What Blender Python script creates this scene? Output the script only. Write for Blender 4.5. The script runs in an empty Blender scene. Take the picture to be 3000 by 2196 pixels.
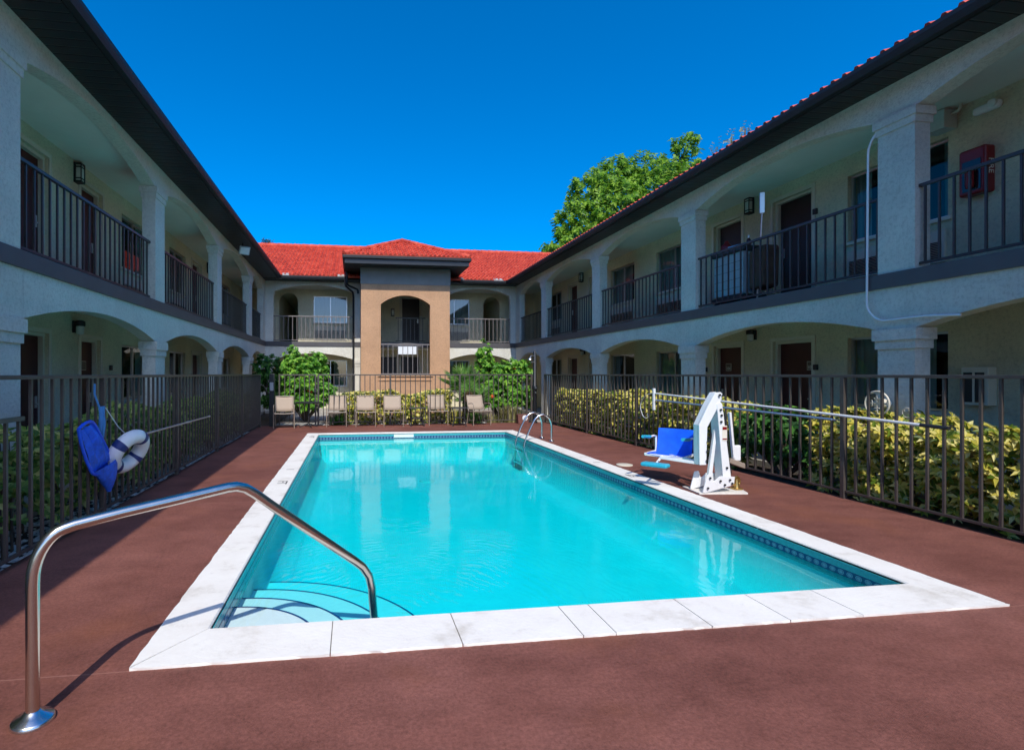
import bpy, math, random
from mathutils import Vector, Matrix
R = random.Random(7)
C = bpy.context.scene.collection
D = bpy.data
pi = math.pi
# ------------------------------------------------------------------ helpers
def wloc(o):
    v = Vector((0, 0, 0))
    while o is not None:
        v += o.location; o = o.parent
    return v

class MB:
    """collects shapes (world coordinates) and links them as ONE mesh object"""
    def __init__(s): s.v = []; s.f = []
    def quad(s, a, b, c, d):
        n = len(s.v); s.v += [a, b, c, d]; s.f.append((n, n+1, n+2, n+3)); return s
    def poly(s, pts):
        n = len(s.v); s.v += list(pts); s.f.append(tuple(range(n, n+len(pts)))); return s
    def box(s, x0, x1, y0, y1, z0, z1):
        n = len(s.v)
        s.v += [(x, y, z) for z in (z0, z1) for y in (y0, y1) for x in (x0, x1)]
        s.f += [(n, n+2, n+3, n+1), (n+4, n+5, n+7, n+6), (n, n+1, n+5, n+4), (n+2, n+6, n+7, n+3), (n, n+4, n+6, n+2), (n+1, n+3, n+7, n+5)]
        return s
    def obox(s, M, sx, sy, sz):
        n = len(s.v); t = MB().box(-sx/2, sx/2, -sy/2, sy/2, -sz/2, sz/2)
        s.v += [tuple(M @ Vector(p)) for p in t.v]; s.f += [tuple(i+n for i in f) for f in t.f]; return s
    def bar(s, a, b, w, h=None):
        a = Vector(a); b = Vector(b); h = h or w
        q = (b-a).to_track_quat('Z', 'Y')
        return s.obox(Matrix.Translation((a+b)/2) @ q.to_matrix().to_4x4(), w, h, (b-a).length)
    def tube(s, pts, r, n=10, cap=True, rs=None):
        pts = [Vector(p) for p in pts]; base = len(s.v); up = None
        for i, p in enumerate(pts):
            t = (pts[min(i+1, len(pts)-1)] - pts[max(i-1, 0)]).normalized()
            if up is None:
                up = Vector((0, 0, 1)) if abs(t.z) < .9 else Vector((1, 0, 0))
            u = up - t*up.dot(t)
            if u.length < 1e-4: u = t.orthogonal()
            u.normalize(); w = t.cross(u); up = u
            rr = rs[i] if rs else r
            for k in range(n):
                a = 2*pi*k/n; s.v.append(tuple(p + u*(math.cos(a)*rr) + w*(math.sin(a)*rr)))
        for i in range(len(pts)-1):
            for k in range(n):
                a = base+i*n+k; b = base+i*n+(k+1) % n
                s.f.append((a, b, b+n, a+n))
        if cap:
            s.f.append(tuple(base+k for k in reversed(range(n)))); s.f.append(tuple(base+(len(pts)-1)*n+k for k in range(n)))
        return s
    def lathe(s, c, prof, n=16, axis=(0, 0, 1)):
        """prof: (radius, height) pairs turned about axis at c"""
        c = Vector(c); q = Vector(axis).to_track_quat('Z', 'Y'); base = len(s.v)
        for r, h in prof:
            for k in range(n):
                a = 2*pi*k/n; s.v.append(tuple(c + q @ Vector((r*math.cos(a), r*math.sin(a), h))))
        for i in range(len(prof)-1):
            for k in range(n):
                a = base+i*n+k; b = base+i*n+(k+1) % n; s.f.append((a, b, b+n, a+n))
        s.f.append(tuple(base+k for k in reversed(range(n)))); s.f.append(tuple(base+(len(prof)-1)*n+k for k in range(n)))
        return s
    def prism(s, pts, axis, a, b):
        """2-D outline extruded along an axis: x -> (y,z), y -> (x,z), z -> (x,y)"""
        def P(p, t): return {'x': (t, p[0], p[1]), 'y': (p[0], t, p[1]), 'z': (p[0], p[1], t)}[axis]
        n = len(s.v); m = len(pts)
        s.v += [P(p, a) for p in pts] + [P(p, b) for p in pts]
        s.f.append(tuple(n+i for i in range(m))); s.f.append(tuple(n+m+i for i in reversed(range(m))))
        for i in range(m):
            j = (i+1) % m; s.f.append((n+i, n+m+i, n+m+j, n+j))
        return s
    def torus(s, c, nrm, R_, r, n=36, m=14, a0=0, a1=2*pi):
        c = Vector(c); q = Vector(nrm).to_track_quat('Z', 'Y')
        full = abs(a1-a0-2*pi) < 1e-3; base = len(s.v); cnt = n if full else n+1
        for i in range(cnt):
            a = a0+(a1-a0)*i/n; d = q @ Vector((math.cos(a), math.sin(a), 0)); z = q @ Vector((0, 0, 1))
            for k in range(m):
                b = 2*pi*k/m; s.v.append(tuple(c + d*(R_+r*math.cos(b)) + z*(r*math.sin(b))))
        for i in range(n):
            for k in range(m):
                a = base+i*m+k; b = base+i*m+(k+1) % m
                a2 = base+((i+1) % cnt)*m+k; b2 = base+((i+1) % cnt)*m+(k+1) % m
                s.f.append((a, a2, b2, b))
        return s
    def build(s, name, mat, parent=None, smooth=False, bevel=0, seg=2):
        o = wloc(parent) if parent else Vector((0, 0, 0))
        me = D.meshes.new(name)
        me.from_pydata([(p[0]-o.x, p[1]-o.y, p[2]-o.z) for p in s.v], [], s.f)
        me.materials.append(mat)
        if smooth:
            me.polygons.foreach_set('use_smooth', [True]*len(me.polygons))
            try: me.set_sharp_from_angle(angle=math.radians(40))
            except Exception: pass
        me.update()
        ob = D.objects.new(name, me); C.objects.link(ob)
        if parent: ob.parent = parent
        if bevel:
            b = ob.modifiers.new('bevel', 'BEVEL'); b.width = bevel; b.segments = seg; b.limit_method = 'ANGLE'
        return ob

def tag(o, label=None, cat=None, group=None, kind=None):
    if label: o['label'] = label
    if cat: o['category'] = cat
    if group: o['group'] = group
    if kind: o['kind'] = kind
    return o
def thing(name, label, cat, loc=(0, 0, 0), rz=0, group=None):
    o = D.objects.new(name, None); C.objects.link(o); o.location = loc; o.rotation_euler = (0, 0, rz)
    o.empty_display_size = .1
    return tag(o, label, cat, group)
def copy_tree(o, parent=None):
    c = o.copy(); C.objects.link(c)
    if parent: c.parent = parent
    for ch in list(o.children): copy_tree(ch, c)
    return c
def put(src, part, parent, off):
    """a copy of one part under a parent, moved by off (shares its mesh)"""
    c = src.copy(); C.objects.link(c); c.parent = parent; c.location = Vector(src.location) + Vector(off); return c
def text(txt, size, mat, name, parent, M, extr=.001):
    cu = D.curves.new(name, 'FONT'); cu.body = txt; cu.size = size; cu.extrude = extr; cu.align_x = 'CENTER'; cu.align_y = 'CENTER'
    t = D.objects.new(name, cu); C.objects.link(t); bpy.context.view_layer.update()
    me = D.meshes.new_from_object(t.evaluated_get(bpy.context.evaluated_depsgraph_get()))
    D.objects.remove(t); me.materials.clear(); me.materials.append(mat)
    o = D.objects.new(name, me); C.objects.link(o)
    o.parent = parent; o.matrix_local = Matrix.Translation(-wloc(parent)) @ M
    return o
def bend(pts, r, n=6):
    """round the corners of a polyline"""
    P = [Vector(p) for p in pts]; out = [P[0]]
    for i in range(1, len(P)-1):
        a = (P[i-1]-P[i]); b = (P[i+1]-P[i]); d = min(r, a.length*.45, b.length*.45)
        p0 = P[i]+a.normalized()*d; p1 = P[i]+b.normalized()*d
        for k in range(n+1):
            t = k/n; out.append(p0*(1-t)**2 + P[i]*2*t*(1-t) + p1*t*t)
    out.append(P[-1]); return out

# ------------------------------------------------------------------ materials
def mat(name):
    m = D.materials.new(name); m.use_nodes = True
    nt = m.node_tree; return m, nt, nt.nodes, nt.links, nt.nodes['Principled BSDF']
def N(nodes, typ, **kw):
    n = nodes.new(typ)
    for k, v in kw.items():
        if k in n.inputs: n.inputs[k].default_value = v
        else: setattr(n, k, v)
    return n
def ramp(nodes, stops, interp='LINEAR'):
    r = nodes.new('ShaderNodeValToRGB'); e = r.color_ramp; e.interpolation = interp
    while len(e.elements) < len(stops): e.elements.new(.5)
    for x, (p, c) in zip(e.elements, stops): x.position = p; x.color = (*c, 1)
    return r
def simple(name, col, rough=.5, metal=0, var=.12, scale=6, bump=0, bscale=60, spec=.5, stretch=None):
    m, nt, ns, L, b = mat(name)
    tc = ns.new('ShaderNodeTexCoord'); src = tc.outputs['Object']
    geo = ns.new('ShaderNodeNewGeometry'); src = geo.outputs['Position']
    if stretch:
        mp = N(ns, 'ShaderNodeMapping'); mp.inputs['Scale'].default_value = stretch; L.new(src, mp.inputs[0]); src2 = mp.outputs[0]
    else: src2 = src
    no = N(ns, 'ShaderNodeTexNoise', Scale=scale, Detail=6.0, Roughness=.6); L.new(src2, no.inputs['Vector'])
    r = ramp(ns, [(.25, tuple(max(0, c*(1-var)) for c in col)), (.75, tuple(min(1, c*(1+var)) for c in col))])
    L.new(no.outputs[0], r.inputs[0]); L.new(r.outputs[0], b.inputs['Base Color'])
    b.inputs['Roughness'].default_value = rough; b.inputs['Metallic'].default_value = metal
    b.inputs['Specular IOR Level'].default_value = spec
    if bump:
        n2 = N(ns, 'ShaderNodeTexNoise', Scale=bscale, Detail=5.0, Roughness=.65); L.new(src, n2.inputs['Vector'])
        bp = N(ns, 'ShaderNodeBump', Strength=bump, Distance=.01); L.new(n2.outputs[0], bp.inputs['Height']); L.new(bp.outputs[0], b.inputs['Normal'])
    return m
def stucco(name, col, dirt=(.36, .33, .27), streak=.55, band=None):
    m, nt, ns, L, b = mat(name)
    geo = ns.new('ShaderNodeNewGeometry'); pos = geo.outputs['Position']
    n1 = N(ns, 'ShaderNodeTexNoise', Scale=1.3, Detail=8.0, Roughness=.65); L.new(pos, n1.inputs['Vector'])
    r0 = ramp(ns, [(.3, tuple(c*.84 for c in col)), (.7, tuple(min(1, c*1.05) for c in col))]); L.new(n1.outputs[0], r0.inputs[0])
    ns_ = N(ns, 'ShaderNodeTexNoise', Scale=24.0, Detail=6.0, Roughness=.8); L.new(pos, ns_.inputs['Vector']); rs_ = ramp(ns, [(.34, (.78, .78, .76)), (.5, (1, 1, 1)), (.7, (1.07, 1.07, 1.07))]); L.new(ns_.outputs[0], rs_.inputs[0])
    r1 = N(ns, 'ShaderNodeMix', data_type='RGBA', blend_type='MULTIPLY'); r1.inputs[0].default_value = 1; L.new(r0.outputs[0], r1.inputs[6]); L.new(rs_.outputs[0], r1.inputs[7])
    mp = N(ns, 'ShaderNodeMapping'); mp.inputs['Scale'].default_value = (2.6, 2.6, .22); L.new(pos, mp.inputs[0])
    n2 = N(ns, 'ShaderNodeTexNoise', Scale=1.8, Detail=7.0, Roughness=.75); L.new(mp.outputs[0], n2.inputs['Vector'])
    r2 = ramp(ns, [(.58, (0, 0, 0)), (.8, (1, 1, 1))]); L.new(n2.outputs[0], r2.inputs[0])
    mul = N(ns, 'ShaderNodeMath', operation='MULTIPLY'); mul.inputs[1].default_value = streak; L.new(r2.outputs[0], mul.inputs[0])
    mx = N(ns, 'ShaderNodeMix', data_type='RGBA'); L.new(mul.outputs[0], mx.inputs[0]); L.new(r1.outputs[2], mx.inputs[6]); mx.inputs[7].default_value = (*dirt, 1)
    L.new(mx.outputs[2], b.inputs['Base Color']); b.inputs['Roughness'].default_value = .9; b.inputs['Specular IOR Level'].default_value = .2
    n3 = N(ns, 'ShaderNodeTexNoise', Scale=38.0, Detail=6.0, Roughness=.7); L.new(pos, n3.inputs['Vector'])
    n4 = N(ns, 'ShaderNodeTexNoise', Scale=110.0, Detail=4.0, Roughness=.7); L.new(pos, n4.inputs['Vector'])
    ad = N(ns, 'ShaderNodeMath', operation='ADD'); L.new(n3.outputs[0], ad.inputs[0]); L.new(n4.outputs[0], ad.inputs[1])
    bp = N(ns, 'ShaderNodeBump', Strength=.85, Distance=.022); L.new(ad.outputs[0], bp.inputs['Height']); L.new(bp.outputs[0], b.inputs['Normal'])
    return m
def leaf_mat(name, stops, rough=.45, trans=.35):
    m, nt, ns, L, b = mat(name)
    geo = ns.new('ShaderNodeNewGeometry'); r = ramp(ns, stops)
    L.new(geo.outputs['Random Per Island'], r.inputs[0]); L.new(r.outputs[0], b.inputs['Base Color'])
    b.inputs['Roughness'].default_value = rough; b.inputs['Specular IOR Level'].default_value = .35
    tr = ns.new('ShaderNodeBsdfTranslucent'); L.new(r.outputs[0], tr.inputs[0])
    mx = ns.new('ShaderNodeMixShader'); mx.inputs[0].default_value = trans
    out = ns['Material Output']; L.new(b.outputs[0], mx.inputs[1]); L.new(tr.outputs[0], mx.inputs[2]); L.new(mx.outputs[0], out.inputs[0])
    return m

M = {}
M['stucco'] = stucco('white_stucco', (.82, .80, .70))
M['stucco_in'] = stucco('beige_stucco', (.80, .74, .53), dirt=(.3, .27, .2), streak=.2)
M['tan'] = stucco('tan_stucco', (.61, .36, .205), dirt=(.36, .22, .13), streak=.18)
M['ceiling'] = simple('ceiling_paint', (.74, .74, .66), .85, var=.06, scale=2, bump=.2, bscale=30)
M['band'] = simple('band_paint', (.085, .08, .084), .5, var=.12, scale=3)
M['trim'] = simple('dark_trim', (.014, .017, .02), .38, var=.2, scale=4)
M['gutter'] = simple('gutter_paint', (.022, .024, .027), .5, spec=.3, var=.15, scale=3)
M['metal_paint'] = simple('bronze_paint', (.075, .062, .054), .4, var=.18, scale=12)
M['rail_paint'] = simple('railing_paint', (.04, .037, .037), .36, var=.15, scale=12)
M['rail_paint_sunlit'] = simple('railing_paint_sunlit', (.20, .175, .165), .4, var=.15, scale=12)  # sunlit copy of the railing paint: sunshine put into a paler colour
M['black'] = simple('black_plastic', (.02, .02, .022), .45)
M['white_paint'] = simple('white_powder_coat', (.78, .78, .77), .35, var=.04, scale=8)
M['white_plastic'] = simple('white_plastic', (.75, .76, .76), .4, var=.04)
M['cream'] = simple('cream_frame', (.62, .58, .46), .5, var=.06)
M['alum'] = simple('aluminium', (.62, .63, .64), .32, metal=.9, var=.08)
M['steel'] = simple('stainless_steel', (.62, .57, .50), .2, metal=1, var=.12, scale=14, stretch=(1, 1, .15))
M['steel_far'] = simple('ladder_steel', (.66, .67, .67), .24, metal=1, var=.08)
M['door'] = simple('oxblood_door', (.06, .008, .008), .5, var=.18, scale=4)
M['door_dark_and_shade'] = simple('dark_door_and_shade', (.022, .016, .017), .45, var=.2)  # real dark door, plus doorways whose inner darkness is put into the colour
M['dark'] = simple('room_painted_dark', (.012, .012, .013), .9)
M['curtain'] = simple('curtain_cloth', (.42, .5, .47), .9, var=.15, scale=3, stretch=(8, 8, .4))
M['red'] = simple('red_enamel', (.22, .008, .01), .35)
M['brown'] = simple('brown_cloth', (.09, .045, .03), .8, var=.3)
M['terracotta'] = simple('brown_clay', (.16, .06, .045), .8, var=.25)
M['blue_plastic'] = simple('blue_plastic', (.015, .10, .75), .4, var=.12)
M['blue_mesh'] = simple('blue_net', (.02, .13, .75), .6, var=.4, scale=20, bump=.6, bscale=90)
M['flash'] = simple('grey_flashing', (.42, .40, .38), .6)
M['rope'] = simple('blue_rope', (.07, .25, .55), .8, bump=.6, bscale=160)
M['teal_pad'] = simple('teal_vinyl', (.03, .38, .52), .4)
M['blue_vinyl'] = simple('blue_vinyl', (.008, .12, .82), .45, var=.2, scale=9)
M['navy'] = simple('navy_band', (.01, .03, .16), .5)
M['sling'] = simple('sling_fabric', (.42, .33, .25), .85, var=.12, scale=40, stretch=(1, 1, 6), bump=.4, bscale=180)
M['chair_metal'] = simple('tan_metal', (.30, .24, .185), .45, var=.1)
M['wood'] = simple('bark', (.10, .075, .055), .9, var=.35, scale=12, bump=.8, bscale=20)
M['soil'] = simple('mulch', (.075, .055, .042), .95, var=.5, scale=25, bump=.9, bscale=50)
M['concrete'] = simple('concrete', (.36, .34, .30), .85, var=.15, scale=4, bump=.25, bscale=60)
M['pebble'] = leaf_mat('white_pebbles', [(0, (.45, .45, .44)), (1, (.75, .74, .7))], .7, 0)
M['lamp_glass'] = simple('frosted_glass', (.62, .68, .66), .3)
M['paper'] = simple('paper_goods', (.35, .55, .75), .6)
M['brass'] = simple('brass', (.55, .36, .12), .35, metal=.9, var=.3, scale=30)
M['ink'] = simple('black_ink', (.03, .03, .03), .7)
M['plate'] = simple('plate_bronze', (.12, .09, .07), .5)
M['digit'] = simple('digit_ivory', (.75, .70, .58), .5)
M['iron_white'] = simple('cream_iron', (.68, .62, .5), .5)
M['flower'] = leaf_mat('petals', [(0, (.75, .03, .02)), (.5, (.8, .12, .03)), (1, (.85, .3, .08))], .6, .3)
M['lf_yellow'] = leaf_mat('variegated_leaves', [(0, (.16, .08, .03)), (.03, (.06, .12, .012)), (.27, (.16, .24, .02)), (.44, (.52, .48, .06)), (.7, (.78, .66, .14)), (1, (.85, .78, .34))])
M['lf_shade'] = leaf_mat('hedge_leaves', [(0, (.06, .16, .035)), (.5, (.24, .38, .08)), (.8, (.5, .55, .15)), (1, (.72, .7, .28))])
M['lf_green'] = leaf_mat('hibiscus_leaves', [(0, (.04, .15, .015)), (.5, (.12, .34, .03)), (1, (.32, .55, .06))])
M['lf_deep'] = leaf_mat('deep_green_leaves', [(0, (.02, .08, .015)), (.6, (.05, .17, .028)), (1, (.14, .33, .05))])
M['lf_tree'] = leaf_mat('tree_leaves', [(0, (.05, .15, .010)), (.5, (.15, .34, .02)), (1, (.36, .55, .05))], trans=.45)
M['lf_palm'] = leaf_mat('palm_blades', [(0, (.07, .2, .04)), (.6, (.17, .36, .07)), (1, (.36, .5, .14))])
M['lf_dry'] = leaf_mat('dry_grass', [(0, (.16, .17, .05)), (.6, (.40, .36, .14)), (1, (.6, .54, .28))])
M['lf_brown'] = leaf_mat('withered_leaves', [(0, (.15, .08, .04)), (1, (.42, .28, .16))])
M['lf_pine'] = leaf_mat('pine_needles', [(0, (.015, .035, .02)), (1, (.04, .075, .03))])

def soffit_mat(name, axis):
    m, nt, ns, L, b = mat(name)
    geo = ns.new('ShaderNodeNewGeometry'); sp = ns.new('ShaderNodeSeparateXYZ'); L.new(geo.outputs['Position'], sp.inputs[0])
    md = N(ns, 'ShaderNodeMath', operation='PINGPONG'); md.inputs[1].default_value = .075; L.new(sp.outputs[axis], md.inputs[0])
    r = ramp(ns, [(.0, (.003, .004, .004)), (.012, (.014, .017, .02))]); L.new(md.outputs[0], r.inputs[0]); L.new(r.outputs[0], b.inputs['Base Color'])
    bp = N(ns, 'ShaderNodeBump', Strength=.8, Distance=.02); r2 = ramp(ns, [(0, (0, 0, 0)), (.015, (1, 1, 1))]); L.new(md.outputs[0], r2.inputs[0]); L.new(r2.outputs[0], bp.inputs['Height'])
    L.new(bp.outputs[0], b.inputs['Normal']); b.inputs['Roughness'].default_value = .45
    return m
M['soffit_y'] = soffit_mat('soffit_boards_along_x', 1)
M['soffit_x'] = soffit_mat('soffit_boards_along_y', 0)

def deck_mat():
    m, nt, ns, L, b = mat('red_deck_paint')
    geo = ns.new('ShaderNodeNewGeometry'); pos = geo.outputs['Position']
    base = (.195, .074, .054)
    n1 = N(ns, 'ShaderNodeTexNoise', Scale=.55, Detail=6.0, Roughness=.6); L.new(pos, n1.inputs['Vector'])
    r1 = ramp(ns, [(.3, (.145, .052, .038)), (.5, base), (.72, (.24, .098, .075))]); L.new(n1.outputs[0], r1.inputs[0])
    # roller strokes and scuffs
    mp = N(ns, 'ShaderNodeMapping'); mp.inputs['Scale'].default_value = (1.5, 2.3, 1); mp.inputs['Rotation'].default_value = (0, 0, .5); L.new(pos, mp.inputs[0])
    n2 = N(ns, 'ShaderNodeTexNoise', Scale=1.4, Detail=7.0, Roughness=.7); L.new(mp.outputs[0], n2.inputs['Vector'])
    r2 = ramp(ns, [(.28, (.70, .67, .64)), (.5, (1, 1, 1)), (.72, (1.24, 1.24, 1.24))]); L.new(n2.outputs[0], r2.inputs[0])
    mx = N(ns, 'ShaderNodeMix', data_type='RGBA', blend_type='MULTIPLY'); mx.inputs[0].default_value = 1; L.new(r1.outputs[0], mx.inputs[6]); L.new(r2.outputs[0], mx.inputs[7])
    n3 = N(ns, 'ShaderNodeTexNoise', Scale=48.0, Detail=8.0, Roughness=.85); L.new(pos, n3.inputs['Vector'])
    r3 = ramp(ns, [(.32, (.55, .53, .52)), (.5, (1, 1, 1)), (.68, (1.42, 1.42, 1.44))]); L.new(n3.outputs[0], r3.inputs[0])
    mx2 = N(ns, 'ShaderNodeMix', data_type='RGBA', blend_type='MULTIPLY'); mx2.inputs[0].default_value = 1; L.new(mx.outputs[2], mx2.inputs[6]); L.new(r3.outputs[0], mx2.inputs[7])
    # orange rust spots
    n5 = N(ns, 'ShaderNodeTexNoise', Scale=1.1, Detail=4.0); L.new(pos, n5.inputs['Vector'])
    r5 = ramp(ns, [(.56, (0, 0, 0)), (.74, (.6, .6, .6))]); L.new(n5.outputs[0], r5.inputs[0])
    mx4 = N(ns, 'ShaderNodeMix', data_type='RGBA'); L.new(r5.outputs[0], mx4.inputs[0]); L.new(mx2.outputs[2], mx4.inputs[6]); mx4.inputs[7].default_value = (.21, .07, .032, 1)
    # control joints: thin paler lines at fixed y
    sp = ns.new('ShaderNodeSeparateXYZ'); L.new(pos, sp.inputs[0]); prev = mx4.outputs[2]
    wob = N(ns, 'ShaderNodeTexNoise', Scale=2.0); L.new(pos, wob.inputs['Vector'])
    wm = N(ns, 'ShaderNodeMath', operation='MULTIPLY_ADD'); wm.inputs[1].default_value = .02; L.new(wob.outputs[0], wm.inputs[0]); L.new(sp.outputs[1], wm.inputs[2])
    for yy in (2.83, 6.37, 9.9, 13.35):
        s = N(ns, 'ShaderNodeMath', operation='SUBTRACT'); s.inputs[1].default_value = yy; L.new(wm.outputs[0], s.inputs[0])
        a = N(ns, 'ShaderNodeMath', operation='ABSOLUTE'); L.new(s.outputs[0], a.inputs[0])
        l = N(ns, 'ShaderNodeMath', operation='LESS_THAN'); l.inputs[1].default_value = .0045; L.new(a.outputs[0], l.inputs[0])
        f = N(ns, 'ShaderNodeMath', operation='MULTIPLY'); f.inputs[1].default_value = .55; L.new(l.outputs[0], f.inputs[0])
        mj = N(ns, 'ShaderNodeMix', data_type='RGBA'); L.new(f.outputs[0], mj.inputs[0]); L.new(prev, mj.inputs[6]); mj.inputs[7].default_value = (.36, .17, .13, 1); prev = mj.outputs[2]
    # a few hairline cracks
    wv = N(ns, 'ShaderNodeTexNoise', Scale=1.6, Detail=6.0); L.new(pos, wv.inputs['Vector'])
    wx = N(ns, 'ShaderNodeMix', data_type='VECTOR'); wx.inputs[0].default_value = .16; L.new(pos, wx.inputs[4]); L.new(wv.outputs[1], wx.inputs[5])
    vo = N(ns, 'ShaderNodeTexVoronoi', Scale=.55, feature='DISTANCE_TO_EDGE'); L.new(wx.outputs[1], vo.inputs['Vector'])
    rc = ramp(ns, [(.0, (.62, .6, .6)), (.0022, (.7, .68, .68)), (.0034, (1, 1, 1))]); L.new(vo.outputs['Distance'], rc.inputs[0])
    mc = N(ns, 'ShaderNodeMix', data_type='RGBA', blend_type='MULTIPLY'); mc.inputs[0].default_value = .28; L.new(prev, mc.inputs[6]); L.new(rc.outputs[0], mc.inputs[7]); prev = mc.outputs[2]
    L.new(prev, b.inputs['Base Color']); b.inputs['Roughness'].default_value = .7; b.inputs['Specular IOR Level'].default_value = .22
    n4 = N(ns, 'ShaderNodeTexNoise', Scale=120.0, Detail=4.0, Roughness=.75); L.new(pos, n4.inputs['Vector'])
    bp = N(ns, 'ShaderNodeBump', Strength=.5, Distance=.006); L.new(n4.outputs[0], bp.inputs['Height']); L.new(bp.outputs[0], b.inputs['Normal'])
    return m
M['deck'] = deck_mat()

def coping_mat():
    m, nt, ns, L, b = mat('white_coping_paint')
    geo = ns.new('ShaderNodeNewGeometry'); pos = geo.outputs['Position']
    n1 = N(ns, 'ShaderNodeTexNoise', Scale=2.2, Detail=9.0, Roughness=.7); L.new(pos, n1.inputs['Vector'])
    r1 = ramp(ns, [(.28, (.56, .51, .43)), (.46, (.79, .75, .68)), (.7, (.85, .82, .75))]); L.new(n1.outputs[0], r1.inputs[0])
    n2 = N(ns, 'ShaderNodeTexNoise', Scale=9.0, Detail=8.0, Roughness=.8); L.new(pos, n2.inputs['Vector'])
    r2 = ramp(ns, [(.58, (0, 0, 0)), (.78, (.5, .5, .5))]); L.new(n2.outputs[0], r2.inputs[0])
    mx = N(ns, 'ShaderNodeMix', data_type='RGBA'); L.new(r2.outputs[0], mx.inputs[0]); L.new(r1.outputs[0], mx.inputs[6]); mx.inputs[7].default_value = (.45, .41, .36, 1)
    L.new(mx.outputs[2], b.inputs['Base Color']); b.inputs['Roughness'].default_value = .7
    n3 = N(ns, 'ShaderNodeTexNoise', Scale=45.0, Detail=6.0); L.new(pos, n3.inputs['Vector'])
    bp = N(ns, 'ShaderNodeBump', Strength=.25, Distance=.01); L.new(n3.outputs[0], bp.inputs['Height']); L.new(bp.outputs[0], b.inputs['Normal'])
    return m
M['coping'] = coping_mat()
M['plaster'] = simple('pool_plaster', (.78, .86, .87), .8, var=.05, scale=3)
M['step_plaster'] = simple('step_plaster', (.9, .9, .9), .8, var=.04, scale=5)
M['tile_teal'] = simple('teal_tile', (.05, .33, .36), .25, var=.2, scale=30)
def pattern_tile():
    m, nt, ns, L, b = mat('navy_pattern_tile')
    geo = ns.new('ShaderNodeNewGeometry'); sp = ns.new('ShaderNodeSeparateXYZ'); L.new(geo.outputs['Position'], sp.inputs[0])
    ad = N(ns, 'ShaderNodeMath', operation='ADD'); L.new(sp.outputs[0], ad.inputs[0]); L.new(sp.outputs[1], ad.inputs[1])
    md = N(ns, 'ShaderNodeMath', operation='PINGPONG'); md.inputs[1].default_value = .075; L.new(ad.outputs[0], md.inputs[0])
    sc = N(ns, 'ShaderNodeMath', operation='MULTIPLY_ADD'); sc.inputs[1].default_value = .75; sc.inputs[2].default_value = -.028; L.new(md.outputs[0], sc.inputs[0])
    zz = N(ns, 'ShaderNodeMath', operation='ADD'); zz.inputs[1].default_value = .094; L.new(sp.outputs[2], zz.inputs[0])
    cb = ns.new('ShaderNodeCombineXYZ'); L.new(sc.outputs[0], cb.inputs[0]); L.new(zz.outputs[0], cb.inputs[1])
    ln = N(ns, 'ShaderNodeVectorMath', operation='LENGTH'); L.new(cb.outputs[0], ln.inputs[0])
    r = ramp(ns, [(0, (.14, .28, .38)), (.008, (.02, .05, .16)), (.013, (.16, .32, .42)), (.019, (.015, .035, .14))], 'CONSTANT'); L.new(ln.outputs[1], r.inputs[0])
    L.new(r.outputs[0], b.inputs['Base Color']); b.inputs['Roughness'].default_value = .2
    return m
M['tile_navy'] = pattern_tile()

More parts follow.
